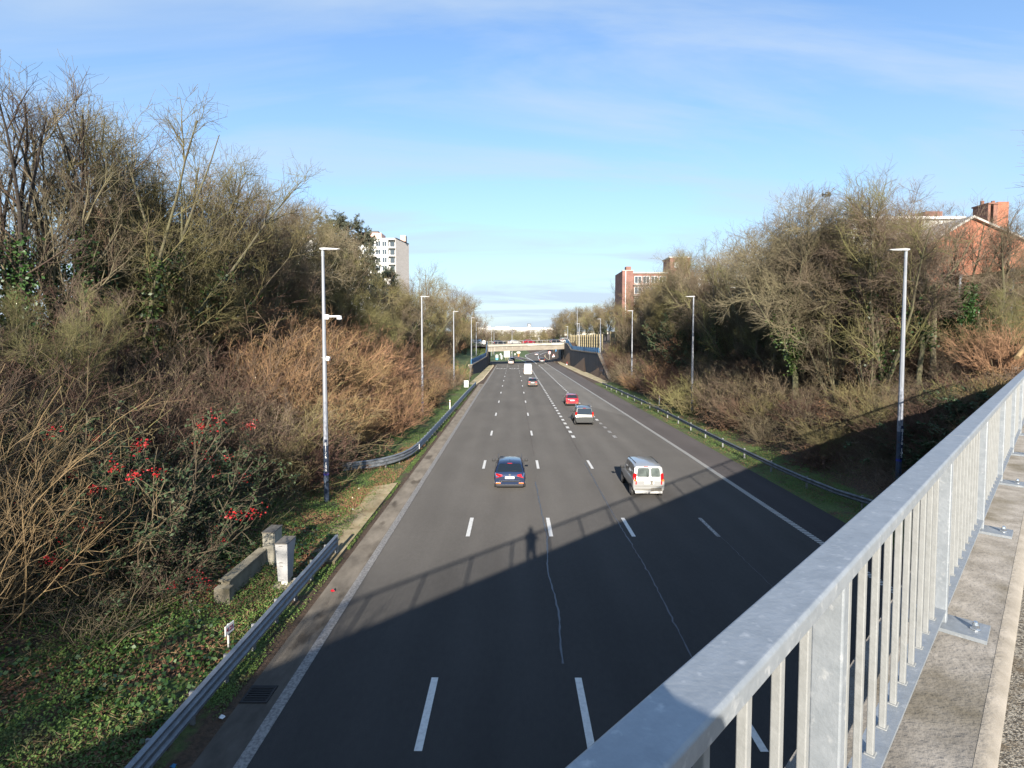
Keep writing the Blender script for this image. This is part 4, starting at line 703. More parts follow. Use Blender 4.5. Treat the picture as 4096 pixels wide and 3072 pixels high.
# ------------------------------------------------ vehicles (origin: rear bumper centre on the road, nose towards +Y)
def vehicle(name,label,cat,loc,rz,paint,L_,W,H,st,belt,gr=.30,wr=.31,wb=(.8,3.4),tail='mid',roofbars=False,rooftop=None,plate_z=.75,glassm='glass',lower=None,group=None,lamps='hatch',twin=False,mirror=True,side_w=None):
    # st: stations (y, shoulder z, roof z, roof halfwidth factor); where roof z == shoulder z the station has no cabin
    t=thing(name,label,cat,loc,rz,group); hw=W/2; b=MB(); rings=[]
    for (y,bz,rz_,rf,wf) in st:
        x=hw*wf; zb=gr; c=max(0,rz_-bz)
        P=[(x*.86,y,zb),(x*.97,y,zb+.12),(x,y,zb+(bz-zb)*.55),(x*.975,y,bz-.03),(x*.94,y,bz)]
        if c>.02: P+=[(x*(.94+(rf-.94)*.5)+.015,y,bz+c*.5),(x*rf,y,rz_-.07),(x*rf*.86,y,rz_),(0,y,rz_+.02)]
        else: P+=[(x*.9,y,bz+.004),(x*.85,y,bz+.008),(x*.6,y,bz+.02),(0,y,bz+.03)]
        rings.append(P+[(-p[0],p[1],p[2]) for p in P[-2::-1]])
    n=len(rings[0]); vs=[p for r in rings for p in r]; fs=[(i*n+j,i*n+j+1,(i+1)*n+j+1,(i+1)*n+j) for i in range(len(rings)-1) for j in range(n-1)]
    fs+=[(i*n,(i+1)*n,(i+1)*n+n-1,i*n+n-1) for i in range(len(rings)-1)]
    fs+=[(j,n-1-j,n-2-j,j+1)[::-1] for j in range(n//2-0) if j+1<=n-2-j]; o_=(len(rings)-1)*n; fs+=[(o_+j,o_+n-1-j,o_+n-2-j,o_+j+1) for j in range(n//2) if j+1<=n-2-j]
    b.add(vs,fs); body=obj('body',b,paint,t,smooth=True)
    me=body.data; ev=body.modifiers.new('e','EDGE_SPLIT'); ev.split_angle=R(38)
    RG=rings
    def pt(i,f,a,g):   # on the side: station i..i+1 by f, height index a..a+1 by g
        p=Vector(RG[i][a]).lerp(Vector(RG[i][a+1]),g); q=Vector(RG[i+1][a]).lerp(Vector(RG[i+1][a+1]),g); return p.lerp(q,f)
    # windows
    for (nm,i0,f0,i1,f1,z0,z1) in side_w or []:
        for sgn in(1,-1):
            def W_(i,f,h):   # h 0..1 between belt (idx 4) and roof shoulder (idx 6)
                p=pt(i,f,4,h*2) if h<=.5 else pt(i,f,5,h*2-1); return Vector((sgn*(p.x+.008),p.y,p.z))
            b=MB(); q=[W_(i0,f0,z0),W_(i1,f1,z0),W_(i1,f1,.5),W_(i0,f0,.5),W_(i1,f1,z1),W_(i0,f0,z1)]
            b.add(q,[(0,1,2,3),(3,2,4,5)] if sgn>0 else [(3,2,1,0),(5,4,2,3)]); obj(nm,b,M['glass'],t)
    iR=next(i for i,s in enumerate(st) if s[2]-s[1]>.25); i0=iR-1
    # rear window between the tail shoulder and the roof edge
    A=Vector(RG[i0][4]) if st[i0][2]-st[i0][1]<=.25 else Vector(RG[i0][4]); B=Vector(RG[iR][7])
    nrm=Vector((0,-1,0))
    def rw_(fx,fz): 
        yA,zA=st[i0][0],st[i0][1]; yB,zB=st[iR][0],st[iR][2]; x0=hw*st[i0][4]*.90; x1=hw*st[iR][4]*st[iR][3]*.93
        return Vector((fx*(x0+(x1-x0)*fz),yA+(yB-yA)*fz-.02,zA+(zB-zA)*fz+.02))
    if twin:
        for a_,c_ in((-.84,.06),(.18,.84)):
            b=MB(); z0,z1=.20,.86
            P=[(a_+.06,z0),(c_-.06,z0),(c_,z0+.08),(c_,z1-.1),(c_-.08,z1),(a_+.08,z1),(a_,z1-.1),(a_,z0+.08)]
            b.add([rw_(p,q) for p,q in P],[tuple(range(8))]); obj('rear_window',b,M['glassgrey'],t)
            b=MB(); m_=[( (a_+c_)/2,(z0+z1)/2)]; b.add([rw_(p,q)+Vector((0,.006,0)) for p,q in P]+[rw_((p-m_[0][0])*1.08+m_[0][0],(q-m_[0][1])*1.08+m_[0][1])+Vector((0,.006,0)) for p,q in P],[(i,(i+1)%8,8+(i+1)%8,8+i) for i in range(8)]); obj('seal',b,M['cabinet'],t)
        b=MB(); b.add([rw_(.115,.0)+Vector((0,-.004,-.5)),rw_(.135,.0)+Vector((0,-.004,-.5)),rw_(.135,.98),rw_(.115,.98)],[(0,1,2,3)]); obj('door_gap',b,M['cabtop'],t)
    elif tail!='panel':
        b=MB(); P=[(-.86,.06),(.86,.06),(.93,.14),(.93,.86),(.84,.93),(-.84,.93),(-.93,.86),(-.93,.14)]; b.add([rw_(p,q) for p,q in P],[tuple(range(8))]); obj('rear_window',b,M[glassm],t)
    if tail!='panel':
        b=MB(); p,q=rw_(.1 if not twin else -.1,.12),rw_(.5 if not twin else -.14,.2 if not twin else .62); b.tube(p+Vector((0,-.02,0)),q+Vector((0,-.02,0)),.012,n=5); obj('wiper',b,M['black'],t)
        b=MB(); c=rw_(0 if not twin else -.2,.965); b.box(c+Vector((0,-.012,0)),(.26,.02,.03)); obj('high_brake_light',b,M['redlens'],t)
    # windscreen
    iF=max(i for i,s in enumerate(st) if s[2]-s[1]>.25)
    if iF<len(st)-1:
        b=MB(); yA,zA,xA=st[iF][0],st[iF][2],hw*st[iF][4]*st[iF][3]*.9; yB,zB,xB=st[iF+1][0],st[iF+1][1],hw*.86
        b.add([(-xA,yA+.04,zA+.0),(xA,yA+.04,zA+.0),(xB,yB+.0,zB+.05),(-xB,yB+.0,zB+.05)],[(0,1,2,3)]); obj('windscreen',b,M['glass'],t)
    # wheels
    for y in wb:
        for s in(-1,1):
            b=MB(); x=s*(hw-.10); b.tube((x-.10,y,wr),(x+.10,y,wr),wr,wr,20); wl=obj('wheel',b,M['tyre'],t,bevel=.02)
            b=MB(); xo=x+s*.102; b.tube((xo,y,wr),(xo+s*.012,y,wr),wr*.66,wr*.6,14); obj('rim',b,M['rim'],wl)
            b=MB(); cpts=[(s*(hw-.0)-(0 if s>0 else 0),y+math.cos(a)*(wr+.07),wr+math.sin(a)*(wr+.07)) for a in [math.pi*k_/10 for k_ in range(11)]]
            b.add([(s*(hw+.004),p[1],p[2]) for p in cpts]+[(s*(hw-.35),p[1],p[2]) for p in cpts],[tuple(range(11))]+[(i,i+1,12+i,11+i) for i in range(10)]); obj('wheel_arch',b,M['black'],t)
    if mirror:
        ym=st[iF][0]+.25; zm=st[iF+1][1]+.12 if iF<len(st)-1 else 1.1
        for s in(-1,1): b=MB(); b.box((s*(hw+.11),ym,zm),(.2,.1,.15)); b.box((s*(hw),ym+.02,zm-.04),(.1,.05,.05)); obj('wing_mirror',b,M['black'] if cat!='van' or True else paint,t,bevel=.03)
    # tail
    y0=st[0][0]-.012
    b=MB(); b.rng((-.26,y0-.055,plate_z-.06),(.26,y0-.035,plate_z+.06)); obj('number_plate',b,M['plate'],t)
    zt_=st[1][1] if len(st)>1 else 1.
    if lamps=='hatch':
        for s in(-1,1):
            b=MB(); xa=hw*.93; yT=st[1][0]-.05
            b.add([(s*xa,yT+.10,zt_-.05),(s*xa*1.005,yT+.02,zt_-.24),(s*xa*.9,yT-.055,zt_-.28),(s*xa*.5,yT-.075,zt_-.17),(s*xa*.5,yT-.06,zt_-.10),(s*xa*.85,yT-.02,zt_-.04)],[(0,1,2,3,4,5)] if s<0 else [(5,4,3,2,1,0)]); o=obj('tail_light',b,M['redlens'],t); sm=o.modifiers.new('s','SOLIDIFY'); sm.thickness=.03; sm.offset=0
            b=MB(); b.box((s*hw*.72,y0-.015,gr+.13),(.26,.03,.06)); obj('fog_reflector',b,M['orangelens'],t)
    else:
        zl0,zl1=lamps
        for s in(-1,1):
            b=MB(); xx=hw*.955; b.add([(s*xx,.10,zl0),(s*(xx-.15),-.025,zl0),(s*(xx-.15),.02,zl1),(s*(xx-.05),.06,zl1+.04),(s*(xx+.0),.16,zl1-.05)],[(0,1,2,3,4)] if s<0 else [(4,3,2,1,0)]); o=obj('tail_light',b,M['redlens'],t); sm=o.modifiers.new('s','SOLIDIFY'); sm.thickness=.04; sm.offset=0
            b=MB(); zz=zl0+(zl1-zl0)*.33; b.rng((s*(xx-.13),-.052,zz),(s*(xx-.01),-.03,zz+(zl1-zl0)*.16)); obj('indicator',b,M['orangelens'],t)
    b=MB(); b.rng((-hw*.86,-.035,gr-.08),(hw*.86,.12,gr+.05)); obj('rear_valance',b,M['black'] if lower is None else lower,t,bevel=.02)
    b=MB(); b.rng((-hw*.8,.1,gr-.12),(hw*.8,L_-.3,gr+.1)); obj('underbody',b,M['black'],t)
    if roofbars:
        for s in(-1,1):
            b=MB(); xr=hw*st[iR][3]*.88; ya,yb=st[iR][0]+.15,st[iF][0]-.1; b.tube((s*xr,ya,H+.04),(s*xr,yb,H+.04),.025,n=6); b.box((s*xr,ya,H+.0),(.04,.1,.08)); b.box((s*xr,yb,H+.0),(.04,.1,.08)); obj('roof_rail',b,M['rim'],t)
    return t
def paint(nm,c,metal=.35,rough=.32): m=mat(nm,c,rough=rough,metal=metal,coat=.8); return m
M['pblue']=paint('paint_blue',(.016,.032,.08)); M['psilver']=paint('paint_silver',(.36,.365,.36),.3); M['pgrey']=paint('paint_grey',(.07,.073,.072),.5); M['pred']=paint('paint_red',(.30,.014,.03),.1); M['pwhite']=paint('paint_white',(.46,.45,.42),0.); M['pblack']=paint('paint_black',(.02,.025,.035),.2); M['plight']=paint('paint_light',(.45,.45,.45),.4); M['ptaupe']=paint('paint_taupe',(.12,.11,.10),.4)
# (y, shoulder z, roof z, roof factor, width factor)
HATCH=[(0,.78,.78,.9,.93),(.10,1.0,1.0,.9,.985),(.62,1.02,1.42,.76,1),(1.3,1.0,1.475,.78,1),(2.2,.98,1.46,.77,1),(2.75,.97,1.36,.74,1),(3.35,.96,.96,.8,1),(4.1,.82,.82,.8,.97),(4.36,.6,.6,.8,.86)]
SW=[('side_window',2,-.28 if False else .0,3,.95,.12,.86),('side_window',4,.0,4,.98,.12,.84)]
SW=[('side_window',2,.02,3,.35,.12,.86),('side_window',3,.42,4,.10,.12,.88),('side_window',4,.2,4,.98,.12,.86)]
def car(label,x,y,m,rz=0,st=HATCH,H=1.48,W=1.79,L_=4.36,**k): return vehicle('car',label,'car',(x,y,.0),rz,m,L_,W,H,st,1,side_w=SW,**k)
t=car('dark blue hatchback driving in the second lane, nearest car to the bridge',-.21,30.85,M['pblue'])
b=MB(); b.rng((-.60,-.05,.52),(.60,-.012,.575)); b.rng((-.82,-.03,.70),(.82,-.010,.712)); obj('bumper_trim',b,M['black'],t); b=MB(); b.tube((0,.95,1.47),(0,.80,1.62),.008,n=5); obj('aerial',b,M['black'],t); b=MB(); b.tube((0,-.0,.90),(0,-.03,.90),.055,n=12); obj('badge',b,M['bolt'],t)
b=MB(); [b.box((s*.70,2.3,1.47),(.02,1.5,.015)) for s in(-1,1)]; obj('roof_seam',b,M['black'],t)
KG=[(0,.95,.95,.9,.95),(.03,1.02,1.02,.9,1),(.14,1.04,1.72,.86,1),(.5,1.04,1.80,.85,1),(1.5,1.03,1.82,.85,1),(2.35,1.01,1.76,.83,1),(3.05,1.02,1.02,.8,1),(3.75,.86,.86,.8,.96),(4.0,.6,.6,.8,.88)]
t=vehicle('van','silver leisure van with twin rear doors, nearest vehicle to the bridge shadow','van',(7.21,29.25,0),R(-1),M['psilver'],4.0,1.68,1.82,KG,1,gr=.38,twin=True,lamps=(.78,1.34),plate_z=.88,wb=(.72,3.35),wr=.30,side_w=[('side_window',2,.3,3,.15,.12,.86),('side_window',3,.3,3,.98,.1,.88),('side_window',4,.1,4,.98,.1,.86)],lower=M['whitedirty'])
b=MB(); b.rng((.08,-.07,.80),(.20,-.03,.98)); b.rng((.12,-.06,.45),(.70,-.032,.60)); obj('dark_trim',b,M['cabtop'],t); b=MB(); b.rng((-.72,-.06,.52),(.10,-.034,.56)); b.rng((-.74,-.055,.70),(.74,-.034,.715)); obj('bumper_gap',b,M['cabtop'],t)
b=MB(); b.tube((0,-.08,.36),(0,-.16,.36),.025,n=8); b.tube((0,-.17,.36),(0,-.17,.44),.03,n=8); obj('tow_bar',b,M['rim'],t)
b=MB(); [b.tube((s*.60,.5,1.83),(s*.62,2.3,1.80),.018,n=5) for s in(-1,1)]; obj('roof_gutter',b,M['black'],t)
MPV=[(0,.85,.85,.9,.95),(.05,1.05,1.05,.9,1),(.28,1.06,1.72,.80,1),(.7,1.06,1.80,.80,1),(1.6,1.04,1.82,.80,1),(2.5,1.02,1.74,.78,1),(3.25,1.0,1.0,.8,1),(4.1,.85,.85,.8,.96),(4.4,.6,.6,.8,.88)]
SW2=[('side_window',2,.1,3,.2,.1,.86),('side_window',3,.28,4,.05,.1,.88),('side_window',4,.15,4,.98,.1,.86)]
t=vehicle('car','grey people carrier with roof rails and a glinting rear window behind the red car','car',(6.96,54.0,0),R(-1),M['pgrey'],4.4,1.86,1.82,MPV,1,gr=.38,lamps=(.88,1.35),plate_z=1.0,side_w=SW2,roofbars=True)
RC=[(0,.75,.75,.9,.94),(.08,.98,.98,.9,.99),(.42,1.0,1.42,.74,1),(1.0,.98,1.48,.77,1),(1.9,.96,1.47,.76,1),(2.4,.95,1.36,.74,1),(2.95,.94,.94,.8,1),(3.5,.8,.8,.8,.96),(3.75,.6,.6,.8,.86)]
car('small red hatchback ahead of the grey people carrier',7.42,69.8,M['pred'],R(-1),RC,1.5,1.66,3.75,wb=(.6,3.0))
t=car('grey brown estate car following the white van',3.41,98.0,M['ptaupe'],0,HATCH,1.5,1.80,4.4,roofbars=True)
VN=[(0,1.0,1.0,.9,.97),(.03,1.12,1.12,.92,1),(.10,1.14,2.45,.88,1),(.6,1.14,2.62,.88,1),(3.2,1.14,2.62,.88,1),(4.0,1.12,2.45,.84,1),(4.75,1.15,1.15,.8,1),(5.5,.95,.95,.8,.95),(5.7,.6,.6,.8,.85)]
t=vehicle('van','tall white panel van with an emblem on its rear doors','van',(3.37,129.3,0),0,M['pwhite'],5.7,1.95,2.62,VN,1,tail='panel',lamps=(.7,1.2),plate_z=.62,wr=.34,wb=(1.0,4.5),side_w=[('side_window',4,.2,4,.95,.1,.7)],lower=M['whitedirty'])
b=MB(); b.tube((-.12,.035,1.98),(-.12,.028,1.98),.09,.09,12); b.rng((-.45,.028,1.68),(.2,.04,1.74)); obj('emblem',b,M['cabinet'],t); b=MB(); b.rng((.05,-.01,1.25),(.13,.03,1.42)); obj('handle',b,M['black'],t); b=MB(); b.rng((-.35,-.06,.33),(.35,-.036,.43)); obj('step',b,M['whitedirty'],t)
car('white car passing under the overpass in the second lane',-.82,183.5,M['pwhite'],R(3),HATCH,1.5,1.82,4.3)
car('grey car partly hidden behind the white car under the overpass',-.35,194.5,M['pgrey'],R(10),MPV,1.8,1.8,4.4,lamps=(.88,1.35))
car('black car in the shadow of the overpass',9.9,192.3,M['pblack'],R(-2),MPV,1.7,1.78,4.3,lamps=(.88,1.35))
car('silver car rounding the bend beyond the overpass',11.4,276,M['plight'],R(-14),HATCH,1.48,1.8,4.3)
car('dark car partly hidden by the lower wall at the side road',-9.6,205,M['pblack'],R(60),HATCH,1.48,1.8,4.3)
# traffic on the overpass
def oncar(label,t_,m,dirn,st,H,yo=4): p=fbp(t_,yo,6.46); return car_at(label,p,m,dirn,st,H)
def car_at(label,p,m,dirn,st,H): return vehicle('car',label,'car',p,dirn,m,4.36,1.79,H,st,1,side_w=SW if st is HATCH else SW2)
e=-math.atan2(25.5,17.5)
oncar('black car on the overpass, western end',.055,M['pblack'],e,HATCH,1.48); oncar('white car on the overpass between the black and the red one',.245,M['pwhite'],e,HATCH,1.48)
oncar('bright red car on the overpass',.435,M['pred'],e,HATCH,1.48); oncar('dark car on the overpass near its eastern end',.80,M['pblack'],e,HATCH,1.48,4.5)
p=fbp(.955,4,6.46); t=vehicle('van','white and red van on the overpass at its eastern corner','van',p,e,M['pwhite'],4.0,1.7,1.82,KG,1,twin=True,lamps=(.78,1.34),side_w=SW2)
car_at('white parked car at bridge level beside the blue hoarding',Vector((-10.1,180.5,6.35)),M['pwhite'],R(80),HATCH,1.48)
# ------------------------------------------------ vegetation: branch growth as arrays
def nrm(a): return a/np.maximum(np.linalg.norm(a,axis=-1,keepdims=True),1e-9)
def walk(rg,base,d,length,steps,wob,up,r0,r1):
    n=len(base); P=np.empty((n,steps+1,3)); P[:,0]=base; d=nrm(d); s=(length/steps)[:,None]
    for k_ in range(steps):
        d=nrm(d+rg.normal(0,wob,(n,3))+np.array([0,0,up])); P[:,k_+1]=P[:,k_]+d*s
    t=np.linspace(0,1,steps+1)[None]; return P,r0[:,None]*(1-t)+r1[:,None]*t
def kids(rg,P,Rr,m,t0,t1,a0,a1,l0,l1,steps,wob,up,rs,rend,taper=.5,pw=1.):
    n,k_,_=P.shape; t=t0+(t1-t0)*rg.random((n,m))**pw; f=t*(k_-1); i=np.minimum(f.astype(int),k_-2); fr=(f-i)[...,None]; ar=np.arange(n)[:,None]
    A=P[ar,i]; B=P[ar,i+1]; base=(A*(1-fr)+B*fr).reshape(-1,3); pd=nrm(B-A).reshape(-1,3)
    rb=(Rr[ar,i]*(1-fr[...,0])+Rr[ar,i+1]*fr[...,0]).reshape(-1)
    q=nrm(np.cross(pd,nrm(rg.normal(0,1,pd.shape)))); an=R(1)*(a0+(a1-a0)*rg.random(len(pd)))[:,None]
    d=pd*np.cos(an)+q*np.sin(an); ln=(l0+(l1-l0)*rg.random(len(pd)))*(1-taper*t.reshape(-1))
    return walk(rg,base,d,ln,steps,wob,up,np.minimum(rb*.75,rs),np.full(len(pd),rend))
def tubes(sets,sides=3):
    V=[];F=[];b=0
    for P,Rr,sd_ in sets:
        n,k_,_=P.shape; T=np.empty_like(P); T[:,1:-1]=P[:,2:]-P[:,:-2]; T[:,0]=P[:,1]-P[:,0]; T[:,-1]=P[:,-1]-P[:,-2]; T=nrm(T)
        u=nrm(np.cross(T,np.array([.31,.17,.93]))); v=np.cross(T,u); an=np.arange(sd_)*2*math.pi/sd_
        ring=P[:,:,None]+Rr[:,:,None,None]*(u[:,:,None]*np.cos(an)[None,None,:,None]+v[:,:,None]*np.sin(an)[None,None,:,None])
        V.append(ring.reshape(-1,3)); idx=np.arange(n*k_*sd_).reshape(n,k_,sd_); a=idx[:,:-1]; c=idx[:,1:]
        F.append((np.stack([a,np.roll(a,-1,2),np.roll(c,-1,2),c],-1)).reshape(-1,4)+b); b+=n*k_*sd_
    return np.concatenate(V),np.concatenate(F)
def quads(rg,C,size,flat=.0,asp=.5,down=False):
    n=len(C); a=nrm(rg.normal(0,1,(n,3))+(np.array([0,0,-2.5]) if down else 0)); 
    nn=nrm(rg.normal(0,1,(n,3))+np.array([0,0,flat])); u=nrm(np.cross(nn,a)) ; a=nrm(np.cross(u,nn)) if not down else a
    s=(size*(.6+.8*rg.random(n)))[:,None] if not hasattr(size,'__len__') else np.asarray(size)[:,None]
    V=np.stack([C-a*s*.5,C+u*s*asp*.5,C+a*s*.5+nn*s*.12,C-u*s*asp*.5],1).reshape(-1,3); return V,np.arange(n*4).reshape(n,4)
def npmesh(name,V,F,m):
    me=bpy.data.meshes.new(name); me.vertices.add(len(V)); me.vertices.foreach_set('co',V.astype('f4').ravel()); me.loops.add(F.size); me.loops.foreach_set('vertex_index',F.astype('i4').ravel())
    me.polygons.add(len(F)); me.polygons.foreach_set('loop_start',np.arange(0,F.size,4,dtype='i4')); me.update(calc_edges=True); me.materials.append(m); return me
def npobj(name,V,F,m,parent=None):
    o=bpy.data.objects.new(name,npmesh(name,V,F,m)); col.objects.link(o); o.parent=parent; return o
def pts_along(rg,P,n): i=rg.integers(0,P.shape[0],n); k_=rg.integers(0,P.shape[1]-1,n); f=rg.random((n,1)); return P[i,k_]*(1-f)+P[i,k_+1]*f
lib={}
def tree_proto(key,seed,kind,stems=1,h=14.,spread=1.,tw='twig',bark='bark',ivy=0,dens=1.,tip=.005,name='bare_tree'):
    rg=np.random.default_rng(seed); t=bpy.data.objects.new(name,None); col.objects.link(t)
    if kind=='tall':    # several near vertical stems, steep branches
        base=np.zeros((stems,3)); base[:,:2]=rg.normal(0,.25 if stems>1 else 0,(stems,2)); d=np.c_[rg.normal(0,.16*spread,(stems,2)),np.ones(stems)]
        P,Q=walk(rg,base,d,h*(.75+.25*rg.random(stems)),9,.06,.05,np.full(stems,.15 if stems>1 else .2),np.full(stems,.03))
        A,a=kids(rg,P,Q,int(15*dens),.22,.97,22,48,h*.22,h*.4,5,.10,.09,.05,.010,.55)
        B,b_=kids(rg,A,a,int(10*dens),.2,1,22,55,h*.08,h*.17,4,.13,.08,.018,.007,.45); C,c=kids(rg,B,b_,6,.1,1,25,60,.4,1.2,3,.16,.06,.008,tip,.3)
    elif kind=='vase':  # many stems fanning from the foot
        base=np.zeros((stems,3)); base[:,:2]=rg.normal(0,.3,(stems,2)); d=np.c_[rg.normal(0,.33*spread,(stems,2)),np.ones(stems)]
        P,Q=walk(rg,base,d,h*(.86+.14*rg.random(stems)),9,.06,.035,np.full(stems,.12),np.full(stems,.02))
        A,a=kids(rg,P,Q,int(12*dens),.15,.95,20,50,h*.2,h*.38,5,.12,.08,.036,.009,.5)
        B,b_=kids(rg,A,a,int(10*dens),.15,1,25,60,h*.08,h*.16,4,.16,.05,.015,.007,.4); C,c=kids(rg,B,b_,6,.1,1,25,65,.4,1.1,3,.2,.04,.008,tip,.3)
    elif kind=='round':  # one bole, wide rounded crown
        P,Q=walk(rg,np.zeros((1,3)),np.array([[rg.normal(0,.08),rg.normal(0,.08),1.]]),np.array([h*.5]),6,.07,.1,np.array([.2]),np.array([.12]))
        A0,a0=kids(rg,P,Q,stems+4,.35,1,15,50,h*.42,h*.62,8,.10,.07,.09,.016,.1); P=None
        A,a=kids(rg,A0,a0,int(11*dens),.2,1,25,60,h*.14,h*.28,5,.13,.04,.034,.010,.4)
        B,b_=kids(rg,A,a,int(9*dens),.15,1,25,60,h*.07,h*.13,4,.16,.04,.016,.007,.3); C,c=kids(rg,B,b_,7,.1,1,25,65,.4,1.1,3,.2,.03,.008,tip,.3)
        tr=[(*walk(np.random.default_rng(seed),np.zeros((1,3)),np.array([[0,0,1.]]),np.array([h*.5]),6,.05,.1,np.array([.2]),np.array([.13])),7),(A0,a0,5)]
        P=A0;Q=a0
    if kind!='round': tr=[(P,Q,7)]
    V,F=tubes(tr); npobj('trunk',V,F,M[bark],t)
    V,F=tubes([(A,a,4),(B,b_,3),(C,c,3)]); npobj('crown',V,F,M[tw],t)
    if ivy:
        f=P[:,:6] if kind!='round' else P[:,:4]; cc=pts_along(rg,f,ivy)+rg.normal(0,.24,(ivy,3)); ex=A[rg.integers(0,len(A),ivy//3)][:,0]+rg.normal(0,.3,(ivy//3,3)); cc=np.r_[cc,ex[ex[:,2]<h*.5]]
        V,F=quads(rg,cc,.15,0,.8); npobj('ivy',V,F,M['ivy'],t)
    top=float(np.percentile(C[:,-1,2],99.93)); lib[key]=[t,top,True]; return t
def shrub_proto(key,seed,n,h,tw,spread=.5,arch=.0,subs=6,leaf=None,nleaf=0,leafsize=.09,berries=0,catk=0,thin=.009,name='shrub',asp=.5,wob=.1):
    rg=np.random.default_rng(seed); t=bpy.data.objects.new(name,None); col.objects.link(t)
    base=np.c_[rg.normal(0,.35,(n,2)),np.full(n,-.3)]; d=np.c_[rg.normal(0,spread,(n,2)),np.ones(n)]
    P,Q=walk(rg,base,d,h*(.55+.55*rg.random(n)),7,wob,arch,np.full(n,.022)*(.7+.6*rg.random(n)),np.full(n,thin))
    A,a=kids(rg,P,Q,subs,.15,.97,18,55,h*.15,h*.38,4,wob*1.3,.04+arch*.5,.013,thin*.9,.3); B,b_=kids(rg,A,a,4,.1,1,20,60,h*.06,h*.16,3,.18,.02,thin,thin*.75,.2)
    V,F=tubes([(P,Q,4)]); npobj('stems',V,F,M[tw],t); V,F=tubes([(A,a,3),(B,b_,3)]); npobj('twigs',V,F,M[tw],t)
    if leaf:
        cc=pts_along(rg,B,nleaf)+rg.normal(0,.05,(nleaf,3)); V,F=quads(rg,cc,leafsize,.6,asp); npobj('leaves',V,F,M[leaf],t)
    if berries:
        tp=B[:,-1]; ok=np.argsort(-(np.hypot(tp[:,0],tp[:,1])+tp[:,2]*.35+rg.normal(0,.35,len(tp))))[:berries*9]; c0=tp[rg.choice(ok,berries,replace=False)]; k_=rg.integers(8,46,berries); cc=np.repeat(c0,k_,0)+rg.normal(0,1,(k_.sum(),3))*np.repeat(.04+.09*rg.random((berries,1)),k_,0); V,F=quads(rg,cc,.042,0,1.); tag(npobj('berries',V,F,M['berry2'],t),kind='stuff')
    if catk:
        cc=pts_along(rg,B,catk)+np.array([0,0,-.05]); V,F=quads(rg,cc,.085,0,.22,down=True); npobj('catkins',V,F,M['catkin'],t)
    top=float(np.percentile(B[:,-1,2],99)); lib[key]=[t,top,True]; return t
def cedar_proto(key,seed,h=16):
    rg=np.random.default_rng(seed); t=bpy.data.objects.new('cedar',None); col.objects.link(t)
    P,Q=walk(rg,np.zeros((1,3)),np.array([[0,0,1.]]),np.array([h]),10,.03,.1,np.array([.3]),np.array([.04]))
    A,a=kids(rg,P,Q,60,.15,.99,60,92,h*.2,h*.34,6,.09,.0,.07,.02,.5); B,b_=kids(rg,A,a,9,.25,1,30,65,.9,1.9,4,.1,-.01,.03,.01,.3); C,c=kids(rg,B,b_,4,.1,1,30,60,.4,.8,2,.1,-.06,.012,.008,.2)
    V,F=tubes([(P,Q,8)]); npobj('trunk',V,F,M['barkdark'],t); V,F=tubes([(A,a,4),(B,b_,3),(C,c,3)]); npobj('boughs',V,F,M['barkdark'],t)
    cc=pts_along(rg,C,64000)+rg.normal(0,.07,(64000,3)); V,F=quads(rg,cc,.20,1.2,.35); npobj('foliage',V,F,M['needle'],t); lib[key]=[t,float(P[0,-1,2])+.3,True]
def tree(key,x,y,top,label,group=None,rz=None,sx=1.,z=None,cat='tree',name=None,rr=random.Random(11)):
    proto,th,first=lib[key]; z0=(gh(x,y) if z is None else z)-.15; s=(top-z0)/th; rz=rr.uniform(0,6.28) if rz is None else rz; sc_=(s*sx*rr.uniform(.95,1.08),s*sx*rr.uniform(.95,1.08),s)
    if first:
        o=proto; o.location=(x,y,z0); o.rotation_euler=(0,0,rz); o.scale=sc_; lib[key][2]=False
    else: o=dup(proto,(x,y,z0),rz,scale=sc_)
    tag(o,label,cat,group)
    if not group and 'group' in o: del o['group']
    return o
DS=1.8517/2220
def at(xd,Y,td): return (xd-1109.3)*DS*Y,Y,EYE+(731.2-td)*DS*Y     # only used to work out where things stand
# prototypes
tree_proto('tallA',1,'tall',4,15,1.,'twig','barkdark',ivy=3600,dens=.68); tree_proto('tallB',2,'tall',3,15,1.1,'twigdark','barkdark',ivy=2500,dens=.7)
tree_proto('tallC',3,'tall',1,15,1.,'twig','bark',dens=1.2); tree_proto('vaseA',4,'vase',14,14,1.0,'twigolive','bark',ivy=9000,dens=.95)
tree_proto('vaseB',5,'vase',9,13,.95,'twig','bark',dens=.85); tree_proto('vaseC',6,'vase',10,13,1.0,'twigolive','bark',ivy=1600,dens=.85)
tree_proto('roundA',7,'round',6,14,1,'twig','bark',ivy=2600); tree_proto('roundB',8,'round',5,13,1,'twigolive','bark'); tree_proto('roundC',9,'round',7,14,1,'twig','bark',ivy=1200)
tree_proto('ivyT',41,'tall',2,13,1.,'twigdark','bark',ivy=9000,dens=.7); tree_proto('poleA',10,'tall',1,16,.8,'twigolive','bark',dens=.8)
cedar_proto('cedar',12)
shrub_proto('rustA',21,80,4.6,'rust',.42,.03,6); shrub_proto('rustB',22,70,4.2,'rust',.5,.02,6); shrub_proto('brownA',23,60,4.5,'redbrown',.6,.0,7); shrub_proto('brownB',24,55,4.3,'twigdark',.65,.0,7,catk=900)
shrub_proto('greyA',25,55,4.6,'twig',.6,.01,7,catk=700); shrub_proto('oliveA',26,45,4.8,'twigolive',.6,.0,8)
shrub_proto('evergreen',27,46,3.6,'twigdark',.75,.0,7,'leafgreen',9000,.11,name='evergreen_shrub')
shrub_proto('berryA',28,40,4.4,'twigdark',.45,-.01,7,'leafgreen',5200,.10,berries=40,name='berry_shrub'); shrub_proto('berryB',29,34,3.6,'twigdark',.5,-.03,7,'leafgreen',4200,.10,berries=12,name='berry_shrub')
